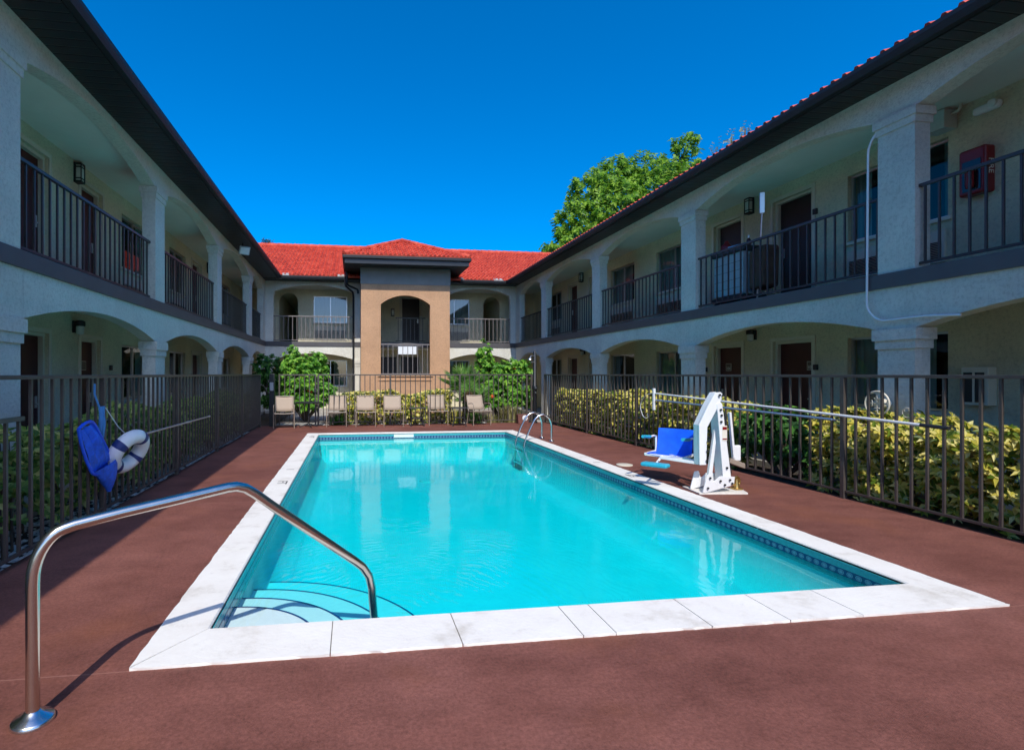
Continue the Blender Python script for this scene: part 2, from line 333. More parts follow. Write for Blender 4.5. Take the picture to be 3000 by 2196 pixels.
def water_mat():
    m, nt, ns, L, b = mat('pool_water'); ns.remove(b); out = ns['Material Output']
    geo = ns.new('ShaderNodeNewGeometry'); pos = geo.outputs['Position']
    mp = N(ns, 'ShaderNodeMapping'); mp.inputs['Scale'].default_value = (1.4, 1, 1); mp.inputs['Rotation'].default_value = (0, 0, .4); L.new(pos, mp.inputs[0])
    n1 = N(ns, 'ShaderNodeTexNoise', Scale=2.2, Detail=3.0, Roughness=.5); L.new(mp.outputs[0], n1.inputs['Vector'])
    n2 = N(ns, 'ShaderNodeTexNoise', Scale=14.0, Detail=3.0, Roughness=.5); L.new(mp.outputs[0], n2.inputs['Vector'])
    # ripple rings spreading from the inlet by the handrail
    sb = N(ns, 'ShaderNodeVectorMath', operation='SUBTRACT'); sb.inputs[1].default_value = (.35, 3.55, -.115); L.new(pos, sb.inputs[0])
    ln = N(ns, 'ShaderNodeVectorMath', operation='LENGTH'); L.new(sb.outputs[0], ln.inputs[0])
    nd = N(ns, 'ShaderNodeMath', operation='MULTIPLY_ADD'); nd.inputs[1].default_value = .35; L.new(n1.outputs[0], nd.inputs[0]); L.new(ln.outputs[1], nd.inputs[2])
    fr = N(ns, 'ShaderNodeMath', operation='MULTIPLY'); fr.inputs[1].default_value = 85; L.new(nd.outputs[0], fr.inputs[0])
    sn = N(ns, 'ShaderNodeMath', operation='SINE'); L.new(fr.outputs[0], sn.inputs[0])
    fall = N(ns, 'ShaderNodeMapRange'); fall.inputs['From Min'].default_value = .1; fall.inputs['From Max'].default_value = 3.0; fall.inputs['To Min'].default_value = .085; fall.inputs['To Max'].default_value = 0; L.new(ln.outputs[1], fall.inputs[0])
    rg = N(ns, 'ShaderNodeMath', operation='MULTIPLY'); L.new(sn.outputs[0], rg.inputs[0]); L.new(fall.outputs[0], rg.inputs[1])
    a2 = N(ns, 'ShaderNodeMath', operation='MULTIPLY_ADD'); a2.inputs[1].default_value = .09; hn = N(ns, 'ShaderNodeMath', operation='MULTIPLY'); hn.inputs[1].default_value = .55; L.new(n1.outputs[0], hn.inputs[0]); L.new(n2.outputs[0], a2.inputs[0]); L.new(hn.outputs[0], a2.inputs[2])
    a3 = N(ns, 'ShaderNodeMath', operation='ADD'); L.new(a2.outputs[0], a3.inputs[0]); L.new(rg.outputs[0], a3.inputs[1])
    bp = N(ns, 'ShaderNodeBump', Strength=1.0, Distance=.006); L.new(a3.outputs[0], bp.inputs['Height'])
    gl = N(ns, 'ShaderNodeBsdfGlossy', Roughness=.0); L.new(bp.outputs[0], gl.inputs['Normal'])
    tr = ns.new('ShaderNodeBsdfTransparent'); fz = N(ns, 'ShaderNodeFresnel', IOR=1.33); L.new(bp.outputs[0], fz.inputs['Normal'])
    mx = ns.new('ShaderNodeMixShader'); L.new(fz.outputs[0], mx.inputs[0]); L.new(tr.outputs[0], mx.inputs[1]); L.new(gl.outputs[0], mx.inputs[2])
    L.new(mx.outputs[0], out.inputs['Surface'])
    va = N(ns, 'ShaderNodeVolumeAbsorption', Density=2.6); va.inputs['Color'].default_value = (.0, .979, .990, 1); L.new(va.outputs[0], out.inputs['Volume'])
    return m
M['water'] = water_mat()

def pane_mat(nm, ior):
    m, nt, ns, L, b = mat(nm); ns.remove(b); out = ns['Material Output']
    gl = N(ns, 'ShaderNodeBsdfGlossy', Roughness=.015); tr = ns.new('ShaderNodeBsdfTransparent'); tr.inputs[0].default_value = (.55, .62, .62, 1)
    lw = N(ns, 'ShaderNodeLayerWeight', Blend=.5); pw = N(ns, 'ShaderNodeMath', operation='POWER'); pw.inputs[1].default_value = 5; L.new(lw.outputs['Facing'], pw.inputs[0])
    f0 = ((ior-1)/(ior+1))**2; fz = N(ns, 'ShaderNodeMath', operation='MULTIPLY_ADD'); fz.inputs[1].default_value = 1-f0; fz.inputs[2].default_value = f0; L.new(pw.outputs[0], fz.inputs[0])
    mx = ns.new('ShaderNodeMixShader'); L.new(fz.outputs[0], mx.inputs[0]); L.new(tr.outputs[0], mx.inputs[1]); L.new(gl.outputs[0], mx.inputs[2]); L.new(mx.outputs[0], out.inputs[0])
    return m
M['pane'] = pane_mat('side_glass', 1.55); M['pane_far'] = pane_mat('far_glass', 2.3)
def tile_roof_mat():
    m, nt, ns, L, b = mat('red_roof_tile')
    geo = ns.new('ShaderNodeNewGeometry'); pos = geo.outputs['Position']
    n1 = N(ns, 'ShaderNodeTexNoise', Scale=2.0, Detail=5.0); L.new(pos, n1.inputs['Vector'])
    r1 = ramp(ns, [(.3, (.36, .036, .018)), (.5, (.54, .062, .028)), (.72, (.66, .12, .06))]); L.new(n1.outputs[0], r1.inputs[0])
    n2 = N(ns, 'ShaderNodeTexVoronoi', Scale=3.2); L.new(pos, n2.inputs['Vector'])
    hs = N(ns, 'ShaderNodeMix', data_type='RGBA', blend_type='MULTIPLY'); hs.inputs[0].default_value = .35; L.new(r1.outputs[0], hs.inputs[6]); L.new(n2.outputs[1], hs.inputs[7])
    L.new(r1.outputs[0], b.inputs['Base Color']); b.inputs['Roughness'].default_value = .75; n1.inputs['Scale'].default_value = 3.4
    return m
M['tile'] = tile_roof_mat()

# ------------------------------------------------------------------ dimensions
XL, XR, YB = -3.457, 6.86, 21.5           # faces of the two wings and of the back wing
WL, WR, WB = -4.7, 8.2, 22.95              # walls behind their galleries
Z1, Z2 = 2.61, 2.80                       # slab band
ZE = 5.22                                 # soffit
TH = .22
colsL = [(-2.74, -2.28), (1.38, 1.84), (5.56, 6.02), (9.80, 10.26), (14.05, 14.51), (18.27, 18.73)]
colsR = [(-2.74, -2.28), (1.39, 1.85), (5.54, 6.0), (9.70, 10.17), (13.84, 14.31), (17.97, 18.43)]
YS, YE = -3.0, 20.95

# ------------------------------------------------------------------ architecture builders
def arch_pts(a, b, zs, rise, n=18):
    h = (b-a)/2; Rr = (h*h+rise*rise)/(2*rise); c = (a+b)/2; out = []
    for i in range(n+1):
        t = a+(b-a)*i/n; out.append((t, zs + math.sqrt(max(0, Rr*Rr-(t-c)**2)) - (Rr-rise)))
    return out
def P3(axis, t, d, z): return (d, t, z) if axis == 'y' else (t, d, z)
def abox(mb, axis, t0, t1, d0, d1, z0, z1):
    d0, d1 = min(d0, d1), max(d0, d1)
    if axis == 'y': mb.box(d0, d1, t0, t1, z0, z1)
    else: mb.box(t0, t1, d0, d1, z0, z1)
def arcade(mb, axis, cols, t0, t1, d0, d1, zb, zs, rise, zt):
    """piers and segmental arches of one storey; d0 = face, d1 = back of the wall"""
    for a, b in cols: abox(mb, axis, a, b, d0, d1, zb, zt)
    edges = [t0]+[e for c in cols for e in c]+[t1]
    for i in range(0, len(edges), 2):
        a, b = edges[i], edges[i+1]
        if b-a < .3:
            if b-a > .001: abox(mb, axis, a, b, d0, d1, zb, zt)
            continue
        pts = arch_pts(a, b, zs, rise)
        for (u0, z0), (u1, z1) in zip(pts, pts[1:]):
            mb.quad(P3(axis, u0, d0, z0), P3(axis, u1, d0, z1), P3(axis, u1, d0, zt), P3(axis, u0, d0, zt))
            mb.quad(P3(axis, u0, d1, zt), P3(axis, u1, d1, zt), P3(axis, u1, d1, z1), P3(axis, u0, d1, z0))
            mb.quad(P3(axis, u0, d0, z0), P3(axis, u0, d1, z0), P3(axis, u1, d1, z1), P3(axis, u1, d0, z1))
def capitals(mb, axis, cols, d0, d1, ztop, lower):
    s = 1 if d1 > d0 else -1
    steps = [(0, .145, .045), (.145, .255, .022)] if lower else [(0, .10, .04), (.10, .19, .02)]
    for a, b in cols:
        for u, w, p in steps: abox(mb, axis, a-p, b+p, d0-s*p, d1+s*p, ztop-w, ztop-u)

def wall_open(mb, axis, t0, t1, d0, d1, z0, z1, ops):
    """wall slab with rectangular openings (a,b,za,zb)"""
    ops = sorted(ops); cur = t0
    for a, b, za, zb in ops:
        if a > cur: abox(mb, axis, cur, a, d0, d1, z0, z1)
        if za > z0: abox(mb, axis, a, b, d0, d1, z0, za)
        if zb < z1: abox(mb, axis, a, b, d0, d1, zb, z1)
        cur = b
    if cur < t1: abox(mb, axis, cur, t1, d0, d1, z0, z1)

def add_door(root, axis, a, b, d, s, z0, z1, mt, plate=None, flip=False):
    """d = wall face, s = +1 when the room lies at larger d; the leaf sits in a recess"""
    leaf = MB(); abox(leaf, axis, a+.05, b-.05, d+s*.12, d+s*.16, z0+.01, z1-.05); o = leaf.build('door', mt, root, bevel=.004)
    fr = MB()
    abox(fr, axis, a, a+.05, d+s*.05, d+s*.19, z0, z1); abox(fr, axis, b-.05, b, d+s*.05, d+s*.19, z0, z1); abox(fr, axis, a+.05, b-.05, d+s*.05, d+s*.19, z1-.05, z1)
    for p, q, za, zb in ((a-.07, a, z0, z1+.07), (b, b+.07, z0, z1+.07), (a, b, z1, z1+.07)): abox(fr, axis, p, q, d-s*.018, d-s*.001, za, zb)
    fr.build('door_frame', M['cream'], o)
    hy = a+.12 if flip else b-.12
    h = MB(); abox(h, axis, hy-.025, hy+.025, d+s*.105, d+s*.12, z0+.95, z0+1.13); abox(h, axis, hy-.055 if not flip else hy, hy if not flip else hy+.055, d+s*.07, d+s*.09, z0+1.0, z0+1.02); h.build('handle', M['alum'], o)
    return o
def add_plate(o, y0, y1, x, s, z, txt):
    c = (y0+y1)/2; p = MB().box(min(x, x-s*.008), max(x, x-s*.008), y0, y1, z-.075, z+.075).build('number_plate', M['plate'], o, bevel=.002)
    b = MB(); b.box(min(x-s*.0015, x-s*.006), max(x-s*.0015, x-s*.006), y0-.006, y1+.006, z-.081, z+.081); b.build('plate_edge', M['digit'], o)
    if txt:
        Mx = Matrix(((0, 0, -s, x-s*.011), (-s, 0, 0, c), (0, 1, 0, z-.03), (0, 0, 0, 1)))
        text(txt, .085, M['digit'], 'room_number', o, Mx)
def add_window(root, axis, a, b, d, s, z0, z1, curt=((0, .42),), ac=None):
    fr = MB(); m = (a+b)/2; t = .035
    abox(fr, axis, a, b, d+s*.07, d+s*.12, z0, z0+t); abox(fr, axis, a, b, d+s*.07, d+s*.12, z1-t, z1)
    for u in (a, m-t/2, b-t): abox(fr, axis, u, u+t, d+s*.07, d+s*.12, z0+t, z1-t)
    o = fr.build('window_frame', M['alum'], root)
    g = MB()
    for u0, u1 in ((a+t, m-t/2), (m+t/2, b-t)):
        g.quad(P3(axis, u0, d+s*.095, z0+t), P3(axis, u1, d+s*.095, z0+t), P3(axis, u1, d+s*.095, z1-t), P3(axis, u0, d+s*.095, z1-t))
    g.build('pane', M['pane'] if axis == 'y' else M['pane_far'], o)
    sl = MB(); abox(sl, axis, a-.06, b+.06, d-s*.04, d+s*.069, z0-.05, z0); sl.build('window_sill', M['cream'], o)
    c = MB(); n = 26
    for f0, f1 in curt:
        u0 = a+(b-a)*f0; u1 = a+(b-a)*f1; pts = []
        for i in range(n+1): pts.append((u0+(u1-u0)*i/n, d+s*(.2+.02*math.sin(i*1.9)+.012*math.sin(i*4.1))))
        for (p0, q0), (p1, q1) in zip(pts, pts[1:]): c.quad(P3(axis, p0, q0, z0), P3(axis, p1, q1, z0), P3(axis, p1, q1, z1), P3(axis, p0, q0, z1))
    c.build('curtain', M['curtain'], o, smooth=True)
    k = MB(); e = .45   # shallow box behind the glass, its darkness put into the near-black colour
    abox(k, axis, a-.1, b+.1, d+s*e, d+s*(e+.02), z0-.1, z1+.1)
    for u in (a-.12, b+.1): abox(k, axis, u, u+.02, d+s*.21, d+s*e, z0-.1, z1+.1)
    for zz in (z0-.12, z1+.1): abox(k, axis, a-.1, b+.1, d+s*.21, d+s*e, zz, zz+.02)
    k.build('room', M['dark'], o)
    if ac:
        za, zb = ac; w = MB(); abox(w, axis, a+.02, b-.02, d-s*.03, d+s*.05, za, zb)
        u = w.build('air_conditioner', M['cream'], root, bevel=.006)
        gr = MB(); nz = 11
        for i in range(nz):
            zc = za+.04+(zb-za-.2)*i/nz; abox(gr, axis, a+.06, b-.06, d-s*.042, d-s*.03, zc, zc+.012)
        gr.build('grille', M['trim'], u)
    return o

def tile_roof(name, parent, O, U, V, run, umin, umax, p=.165, course=.33, up=None):
    """barrel tiles on the plane O + u*U + v*V (v up the slope 0..run); umin/umax give the u range at each v"""
    O, U, V = Vector(O), Vector(U).normalized(), Vector(V).normalized(); Nn = up or U.cross(V).normalized()
    if Nn.z < 0: Nn = -Nn
    mb = MB(); nc = int(math.ceil(run/course)); A = min(umin(0), umin(run)); B = max(umax(0), umax(run)); nt = int(math.ceil((B-A)/p)); q = 5
    def h(u):
        x = ((u-A)/p) % 1.0
        return .058*math.sin(pi*min(1, x/.62)) if x < .62 else -.008*math.sin(pi*(x-.62)/.38)
    us = [A+p*i/q for i in range(nt*q+1)]
    for c in range(nc):
        v0 = c*course; v1 = min(run, (c+1)*course+.03); jit = [R.uniform(-.012, .012) for _ in range(nt+1)]
        rows = []
        for v, lift in ((v0, .0), (v0, .042), (v1, .004)):
            lo, hi = umin(min(v, run)), umax(min(v, run)); row = []
            for i, u in enumerate(us):
                uc = min(max(u, lo), hi); vv = v + (jit[min(i//q, nt)] if v == v0 and c else 0)
                base = len(mb.v); mb.v.append(tuple(O + U*uc + V*vv + Nn*((h(uc) if lift else -.03) + lift))); row.append((base, uc))
            rows.append(row)
        for r0, r1 in zip(rows, rows[1:]):
            for i in range(len(us)-1):
                if r0[i+1][1]-r0[i][1] < 1e-6 and r1[i+1][1]-r1[i][1] < 1e-6: continue
                mb.f.append((r0[i][0], r0[i+1][0], r1[i+1][0], r1[i][0]))
    return mb.build(name, M['tile'], parent)
def ridge(name, parent, a, b, r=.11):
    a, b = Vector(a), Vector(b); n = max(1, int((b-a).length/.4)); mb = MB()
    for i in range(n):
        p = a+(b-a)*(i/n); q = a+(b-a)*((i+1.08)/n); mb.tube([p, q], r, 10, rs=[r*1.08, r*.92])
    return mb.build(name, M['tile'], parent, smooth=True)

def gallery_wing(name, label, X, W, sgn, cols, ops_low, ops_up, eave, outer, ridge_x):
    """sgn=-1: wing on the left (rooms at smaller x); +1: on the right"""
    root = thing(name, label, 'building', (X, 8, 0))
    mb = MB(); d0, d1 = X, X+sgn*TH
    arcade(mb, 'y', cols, YS, YE, d0, d1, -.05, 2.075, .262, Z1); capitals(mb, 'y', cols, d0, d1, 2.075, True)
    abox(mb, 'y', YE, YB+.3, d0, d1, -.05, Z1)
    mb.build('ground_floor_arcade', M['stucco'], root)
    mb = MB(); arcade(mb, 'y', cols, YS, YE, d0, d1, Z2, 4.80, .285, ZE); capitals(mb, 'y', cols, d0, d1, 4.80, False)
    abox(mb, 'y', YE, YB+.3, d0, d1, Z2, ZE)
    mb.build('upper_arcade', M['stucco'], root)
    mb = MB(); abox(mb, 'y', YS, YB-.03, d0-sgn*.03, W-sgn*.001, Z1, Z2); mb.build('slab_band', M['band'], root, bevel=.006)
    mb = MB(); abox(mb, 'y', YS, YB-.03, d1+sgn*.002, W-sgn*.002, 2.55, 2.608)
    abox(mb, 'y', YS, YB+1.2, d1+sgn*.002, W-sgn*.002, 5.14, ZE+.02); mb.build('gallery_ceiling', M['ceiling'], root)
    mb = MB(); W2 = W+sgn*.2
    wall_open(mb, 'y', YS, YB+1.6, W, W2, -.05, 2.6, [o[:4] for o in ops_low]); wall_open(mb, 'y', YS, YB+1.6, W, W2, 2.6, 5.3, [o[:4] for o in ops_up])
    mb.build('gallery_wall', M['stucco_in'], root)
    mb = MB(); abox(mb, 'y', YS, 33.5, outer, outer+sgn*.2, -.05, 5.3); abox(mb, 'x', min(W, outer), max(W, outer), YS, YS+.2, -.05, 5.3)
    abox(mb, 'x', min(X, outer), max(X, outer), 33.5, 33.7, -.05, 5.3)
    mb.build('outer_wall', M['stucco_in'], root)
    for ops in (ops_low, ops_up):
        for a, b, z0, z1, kind, extra in ops:
            if kind == 'D':
                o = add_door(root, 'y', a, b, W, sgn, z0, z1, M['door_dark_and_shade'] if extra.get('dark') else M['door'], flip=extra.get('flip', False))
                if 'plate' in extra: add_plate(o, *extra['plate'][:2], W+sgn*.12, sgn, z0+1.62, extra['plate'][2])
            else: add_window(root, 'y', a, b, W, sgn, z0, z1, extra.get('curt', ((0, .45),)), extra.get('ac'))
    # eaves
    s = -sgn
    mb = MB(); abox(mb, 'y', YS, YB-.62, X, eave-s*.1, ZE, ZE+.02); mb.build('soffit', M['soffit_y'], root)
    mb = MB(); e = eave
    prof = [(e-s*.11, ZE-.005), (e-s*.03, ZE-.005), (e-s*.012, ZE+.035), (e, ZE+.07), (e, ZE+.118), (e-s*.012, ZE+.118), (e-s*.012, ZE+.075), (e-s*.11, ZE+.03)]
    mb.prism(prof, 'y', YS, YB-.615); abox(mb, 'y', YS, YB-.62, e-s*.125, e-s*.112, ZE-.02, ZE+.13)
    mb.build('gutter', M['gutter'], root)
    mb = MB(); n = 22   # bumps along the lip come from the tiles; straps hold the gutter
    for i in range(n): y = YS+1+i*1.08; abox(mb, 'y', y, y+.02, e-s*.11, e-s*.013, ZE+.116, ZE+.122)
    mb.build('gutter_strap', M['gutter'], root)
    rx = ridge_x; run_h = abs(rx-(e-s*.05)); pitch = .4167; L = math.hypot(run_h, run_h*pitch)
    O = (e-s*(.07 if sgn > 0 else .16), 0, ZE+(.086 if sgn > 0 else .06)); V = Vector((sgn, 0, pitch))
    k = L/run_h
    tile_roof('roof', root, O, (0, 1, 0), V, L, lambda v: YS, lambda v: YB-.62+v/k)
    mb = MB(); mb.quad((e-s*.12, YS, ZE+.02), (e-s*.12, YB-.62, ZE+.02), (rx, YB-.62+run_h, ZE-.04+run_h*pitch), (rx, YS, ZE-.04+run_h*pitch))
    mb.quad((rx, YS, ZE+.06+run_h*pitch), (rx, 33.7, ZE+.06+run_h*pitch), (rx+sgn*run_h, 33.7, ZE), (rx+sgn*run_h, YS, ZE)); mb.build('roof_deck', M['trim'], root)
    return root

wl = 2.10; hl = .97; wu = 4.80; hu = 3.69; gl = .03
def Wn(a, b, lo, **k): return (a, b, hl, wl, 'W', k) if lo else (a, b, hu, wu, 'W', k)
def Dr(a, b, lo, **k): return (a, b, gl, 2.13, 'D', k) if lo else (a, b, Z2, 4.86, 'D', k)
acz = (3.07, 3.53)
opsR_low = [Dr(2.2, 3.06, 1), Wn(3.6, 5.0, 1), Wn(6.19, 7.68, 1, curt=((.2, 1),)), Dr(8.36, 9.24, 1, plate=(8.44, 8.58, '105'), flip=True), Dr(10.08, 10.94, 1, plate=(10.55, 10.7, '104')),
            Wn(11.78, 13.24, 1, curt=((.45, 1),)), Wn(14.37, 15.79, 1, curt=((.85, 1),)), Dr(16.45, 17.3, 1), Dr(18.3, 19.1, 1), Wn(19.8, 21.2, 1)]
opsR_up = [Dr(2.2, 3.06, 0), Wn(3.6, 5.0, 0), Wn(6.19, 7.68, 0, curt=((.84, 1), (0, .12)), ac=acz), Dr(8.36, 9.24, 0, dark=1), Dr(10.08, 10.94, 0, dark=1), Wn(11.78, 13.24, 0, curt=((.25, 1),), ac=acz),  # dark leaves: shade inside two open doorways put into their colour
           Wn(14.37, 15.79, 0, curt=((.3, 1),), ac=acz), Dr(16.45, 17.3, 0), Dr(18.3, 19.1, 0), Wn(19.8, 21.2, 0, ac=acz)]
opsL_low = [Dr(3.9, 4.7, 1), Wn(5.3, 6.8, 1), Dr(7.98, 8.87, 1, plate=(8.05, 8.2, None)), Dr(9.84, 10.55, 1, plate=(10.1, 10.27, None)), Wn(11.48, 12.95, 1, curt=((.8, 1),)),
            Wn(14.3, 15.6, 1, curt=((0, .3),)), Dr(16.2, 17.15, 1), Dr(18.1, 18.9, 1), Wn(19.5, 21.0, 1)]
opsL_up = [Dr(3.9, 4.7, 0), Wn(5.3, 6.8, 0), Dr(7.98, 8.87, 0), Dr(9.84, 10.62, 0), Wn(11.48, 12.95, 0, curt=((.8, 1),), ac=acz),
           Wn(14.3, 15.6, 0, ac=acz), Dr(16.2, 17.15, 0), Dr(18.1, 18.9, 0), Wn(19.5, 21.0, 0, ac=acz)]
left_wing = gallery_wing('left_wing', 'white arcaded motel wing left of the pool, in shade behind the life ring', XL, WL, -1, colsL, opsL_low, opsL_up, -2.76, -13.3, -9.0)
right_wing = gallery_wing('right_wing', 'white arcaded motel wing right of the pool, below the tall green tree', XR, WR, 1, colsR, opsR_low, opsR_up, 6.27, 16.6, 12.3)

# ---- back wing
bw = thing('back_wing', 'white two-storey motel wing across the far end with broad red tiled roof', 'building', (1.7, YB, 0))
bcols = [(XL, -3.15), (.06, .30), (3.715, 3.95), (6.63, XR)]
for bc, ta, tb_ in ((bcols[:2], XL, .30), (bcols[2:], 3.715, XR)):
    mb = MB(); arcade(mb, 'x', bc, ta, tb_, YB, YB+TH, -.05, 2.075, .262, Z1); capitals(mb, 'x', bc, YB, YB+TH, 2.075, True); mb.build('ground_floor_arcade', M['stucco'], bw)
mb = MB(); arcade(mb, 'x', bcols, XL, XR, YB, YB+TH, Z2, 4.80, .285, ZE); capitals(mb, 'x', bcols, YB, YB+TH, 4.80, False); mb.build('upper_arcade', M['stucco'], bw)
mb = MB(); mb.box(XL+.03, XR-.03, YB-.03, WB-.001, Z1, Z2); mb.build('slab_band', M['band'], bw, bevel=.006)
mb = MB(); mb.box(XL-1.2, XR+1.2, YB+TH+.003, WB-.002, 5.13, ZE+.015); mb.box(XL-1.2, XR+1.2, YB+TH+.002, WB-.002, 2.55, 2.608); mb.build('gallery_ceiling', M['ceiling'], bw)
opsB_low = [(1.0, 1.95, -.05, 2.3, 'D', {}), (2.05, 2.95, -.05, 2.3, 'D', {}), (-1.68, -.25, hl, wl, 'W', dict(curt=((.6, 1),))), (4.0, 5.19, hl, wl, 'W', {}), (-3.13, -2.33, -.05, 1.75, 'A', {}), (5.82, 6.58, -.05, 1.75, 'A', {})]  # first two dark doors are added to paint the gloom behind the tower opening
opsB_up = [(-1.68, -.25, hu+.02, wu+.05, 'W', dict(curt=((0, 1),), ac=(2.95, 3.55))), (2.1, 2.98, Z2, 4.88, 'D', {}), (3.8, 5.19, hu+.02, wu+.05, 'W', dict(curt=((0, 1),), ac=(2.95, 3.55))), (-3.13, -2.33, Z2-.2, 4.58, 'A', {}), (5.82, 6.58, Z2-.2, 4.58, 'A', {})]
mb = MB()
wall_open(mb, 'x', WL-.2, WR+.2, WB, WB+.2, -.05, 2.6, [(a, b, z0, z1 + (.4 if k == 'A' else 0)) for a, b, z0, z1, k, e in opsB_low])
wall_open(mb, 'x', WL-.2, WR+.2, WB, WB+.2, 2.6, 5.3, [(a, b, z0, z1 + (.4 if k == 'A' else 0)) for a, b, z0, z1, k, e in opsB_up])
for ops in (opsB_low, opsB_up):
    for a, b, z0, z1, k, e in ops:
        if k == 'A':   # round heads of the passages
            h = (b-a)/2; c = (a+b)/2; n = 16; pts = [(c-h*math.cos(pi*i/n), z1+.4*math.sin(pi*i/n)) for i in range(n+1)]
            for (u0, w0), (u1, w1) in zip(pts, pts[1:]):
                mb.quad((u0, WB, w0), (u1, WB, w1), (u1, WB, z1+.4), (u0, WB, z1+.4)); mb.quad((u0, WB, w0), (u0, WB+.2, w0), (u1, WB+.2, w1), (u1, WB, w1))
mb.build('gallery_wall', M['stucco_in'], bw)
for a, b in ((-3.13, -2.33), (5.82, 6.58)):   # the two covered passages that run through to the far side
    mb = MB()
    for u in (a-.12, b+.02): mb.box(u, u+.1, WB+.201, 33.4, -.05, 5.2)
    mb.box(a-.02, b+.02, WB+.201, 33.4, 2.62, 2.78); mb.box(a-.02, b+.02, WB+.201, 33.4, 5.0, 5.1)
    mb.build('passage', M['stucco_in'], bw)
for a, b, z0, z1, k, e in opsB_low+opsB_up:
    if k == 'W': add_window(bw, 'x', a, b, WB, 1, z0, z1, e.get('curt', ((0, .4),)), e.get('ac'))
    elif k == 'D': add_door(bw, 'x', a, b, WB, 1, z0, z1, M['door_dark_and_shade'])
mb = MB(); wall_open(mb, 'x', -13.3, 16.6, 33.72, 33.9, -.05, 5.3, [(-3.13, -2.33, -.05, 5.0), (5.82, 6.58, -.05, 5.0)]); mb.build('outer_wall', M['stucco_in'], bw)
ev = YB-.62
mb = MB(); mb.box(XL-.9, XR+.9, ev+.1, YB, ZE-.001, ZE+.018); mb.build('soffit', M['soffit_x'], bw)
for a, b in ((-2.75, -.2), (4.35, 6.26)):
    mb = MB(); prof = [(ev+.11, ZE-.006), (ev+.03, ZE-.006), (ev+.012, ZE+.035), (ev, ZE+.07), (ev, ZE+.12), (ev+.012, ZE+.12), (ev+.012, ZE+.075), (ev+.11, ZE+.03)]
    mb.prism([(p[0], p[1]) for p in prof], 'x', a, b); mb.box(a, b, ev+.112, ev+.125, ZE-.02, ZE+.13)
    mb.build('gutter', M['gutter'], bw)
for a, b in ((-2.72, -2.47), (-.6, -.33), (4.38, 4.5), (5.75, 6.15)):
    MB().prism([(ev+.03, ZE+.10), (ev+.03, ZE+.185), (ev+.16, ZE+.235), (ev+.16, ZE+.10)], 'x', a, b).build('valley_flashing', M['flash'], bw)
RH = 6.22; PT = .4167; LB = math.hypot(RH, RH*PT); kb = LB/RH
tile_roof('roof', bw, (0, ev+.05, ZE+.11), (1, 0, 0), (0, 1, PT), LB, lambda v: -2.72-v/kb, lambda v: 6.24+v/kb)
mb = MB(); zr = ZE+.1+RH*PT
mb.quad((-2.72, ev+.06, ZE+.07), (6.24, ev+.06, ZE+.07), (6.24+RH, ev+RH, zr-.06), (-2.72-RH, ev+RH, zr-.06)); mb.quad((-9.2, ev+RH, zr-.06), (12.6, ev+RH, zr-.06), (16.6, 33.9, ZE), (-13.3, 33.9, ZE)); mb.build('roof_deck', M['trim'], bw)
ridge('ridge_tiles', bw, (-9.0, ev+RH+.05, zr+.05), (12.4, ev+RH+.05, zr+.05), .13)
mb = MB(); mb.tube(bend([(-.3, ev+.06, ZE+.0), (-.3, ev+.06, ZE-.22), (.0, YB-.1, ZE-.42), (.02, YB-.06, ZE-.6), (.02, YB-.06, 0)], .08), .04, 8)
mb.build('downpipe', M['gutter'], bw, smooth=True)

# ---- stair tower
TY, TX0, TX1 = 19.9, .30, 3.715; ox0, ox1 = 1.047, 2.945
tw = thing('stair_tower', 'tan stair tower with arched opening and small hipped red roof', 'building', (2.0, TY, 0))
mb = MB(); TT = 5.53
mb.box(TX0, ox0, TY, TY+.25, -.05, TT); mb.box(ox1, TX1, TY, TY+.25, -.05, TT); mb.box(ox0, ox1, TY, TY+.25, -.05, 1.43)
pts = arch_pts(ox0, ox1, 4.15, .35, 24)
for (u0, w0), (u1, w1) in zip(pts, pts[1:]):
    mb.quad((u0, TY, w0), (u1, TY, w1), (u1, TY, TT), (u0, TY, TT)); mb.quad((u0, TY+.25, TT), (u1, TY+.25, TT), (u1, TY+.25, w1), (u0, TY+.25, w0)); mb.quad((u0, TY, w0), (u0, TY+.25, w0), (u1, TY+.25, w1), (u1, TY, w1))
for a, b in ((TX0, TX0+.22), (TX1-.22, TX1)): mb.box(a, b, TY+.251, YB-.04, -.05, TT)
mb.box(TX0+.23, TX1-.23, TY+.251, YB+.5, 5.0, 5.1)
mb.build('tower_wall', M['tan'], tw)
mb = MB(); mb.box(ox0-.1, ox1+.1, TY-.05, TY-.001, 1.40, 1.45); mb.box(ox0-.08, ox1+.06, TY-.035, TY-.001, 1.24, 1.29); mb.build('window_sill', M['tan'], tw, bevel=.008)
mb = MB(); mb.box(TX0-.02, TX1+.02, TY-.018, TY-.001, 4.91, TT-.001); mb.build('upper_panel', simple('slate_grey', (.25, .25, .235), .85, var=.12, scale=3, bump=.5, bscale=40), tw)  # thin slate grey panel laid over the tower front below the eaves
mb = MB(); mb.box(TX0+.23, TX1-.23, TY+.26, 21.2, 1.26, 1.40)
for i in range(8): mb.box(2.1, 3.4, 21.2+i*.25-.02, 21.2+(i+1)*.25, 1.40-(i+1)*.17-.05, 1.40-(i+1)*.17)
mb.build('stair_flight', M['concrete'], tw)
ex0, ex1, ey = -.38, 4.385, 19.05; EZ = 5.69
mb = MB(); mb.box(ex0+.1, ex1-.1, ey+.1, TY-.002, EZ-.16, EZ-.14); mb.box(ex0+.1, TX0-.002, TY-.002, 22.6, EZ-.16, EZ-.14); mb.box(TX1+.002, ex1-.1, TY-.002, 22.6, EZ-.16, EZ-.14); mb.build('soffit', M['trim'], tw)
mb = MB()
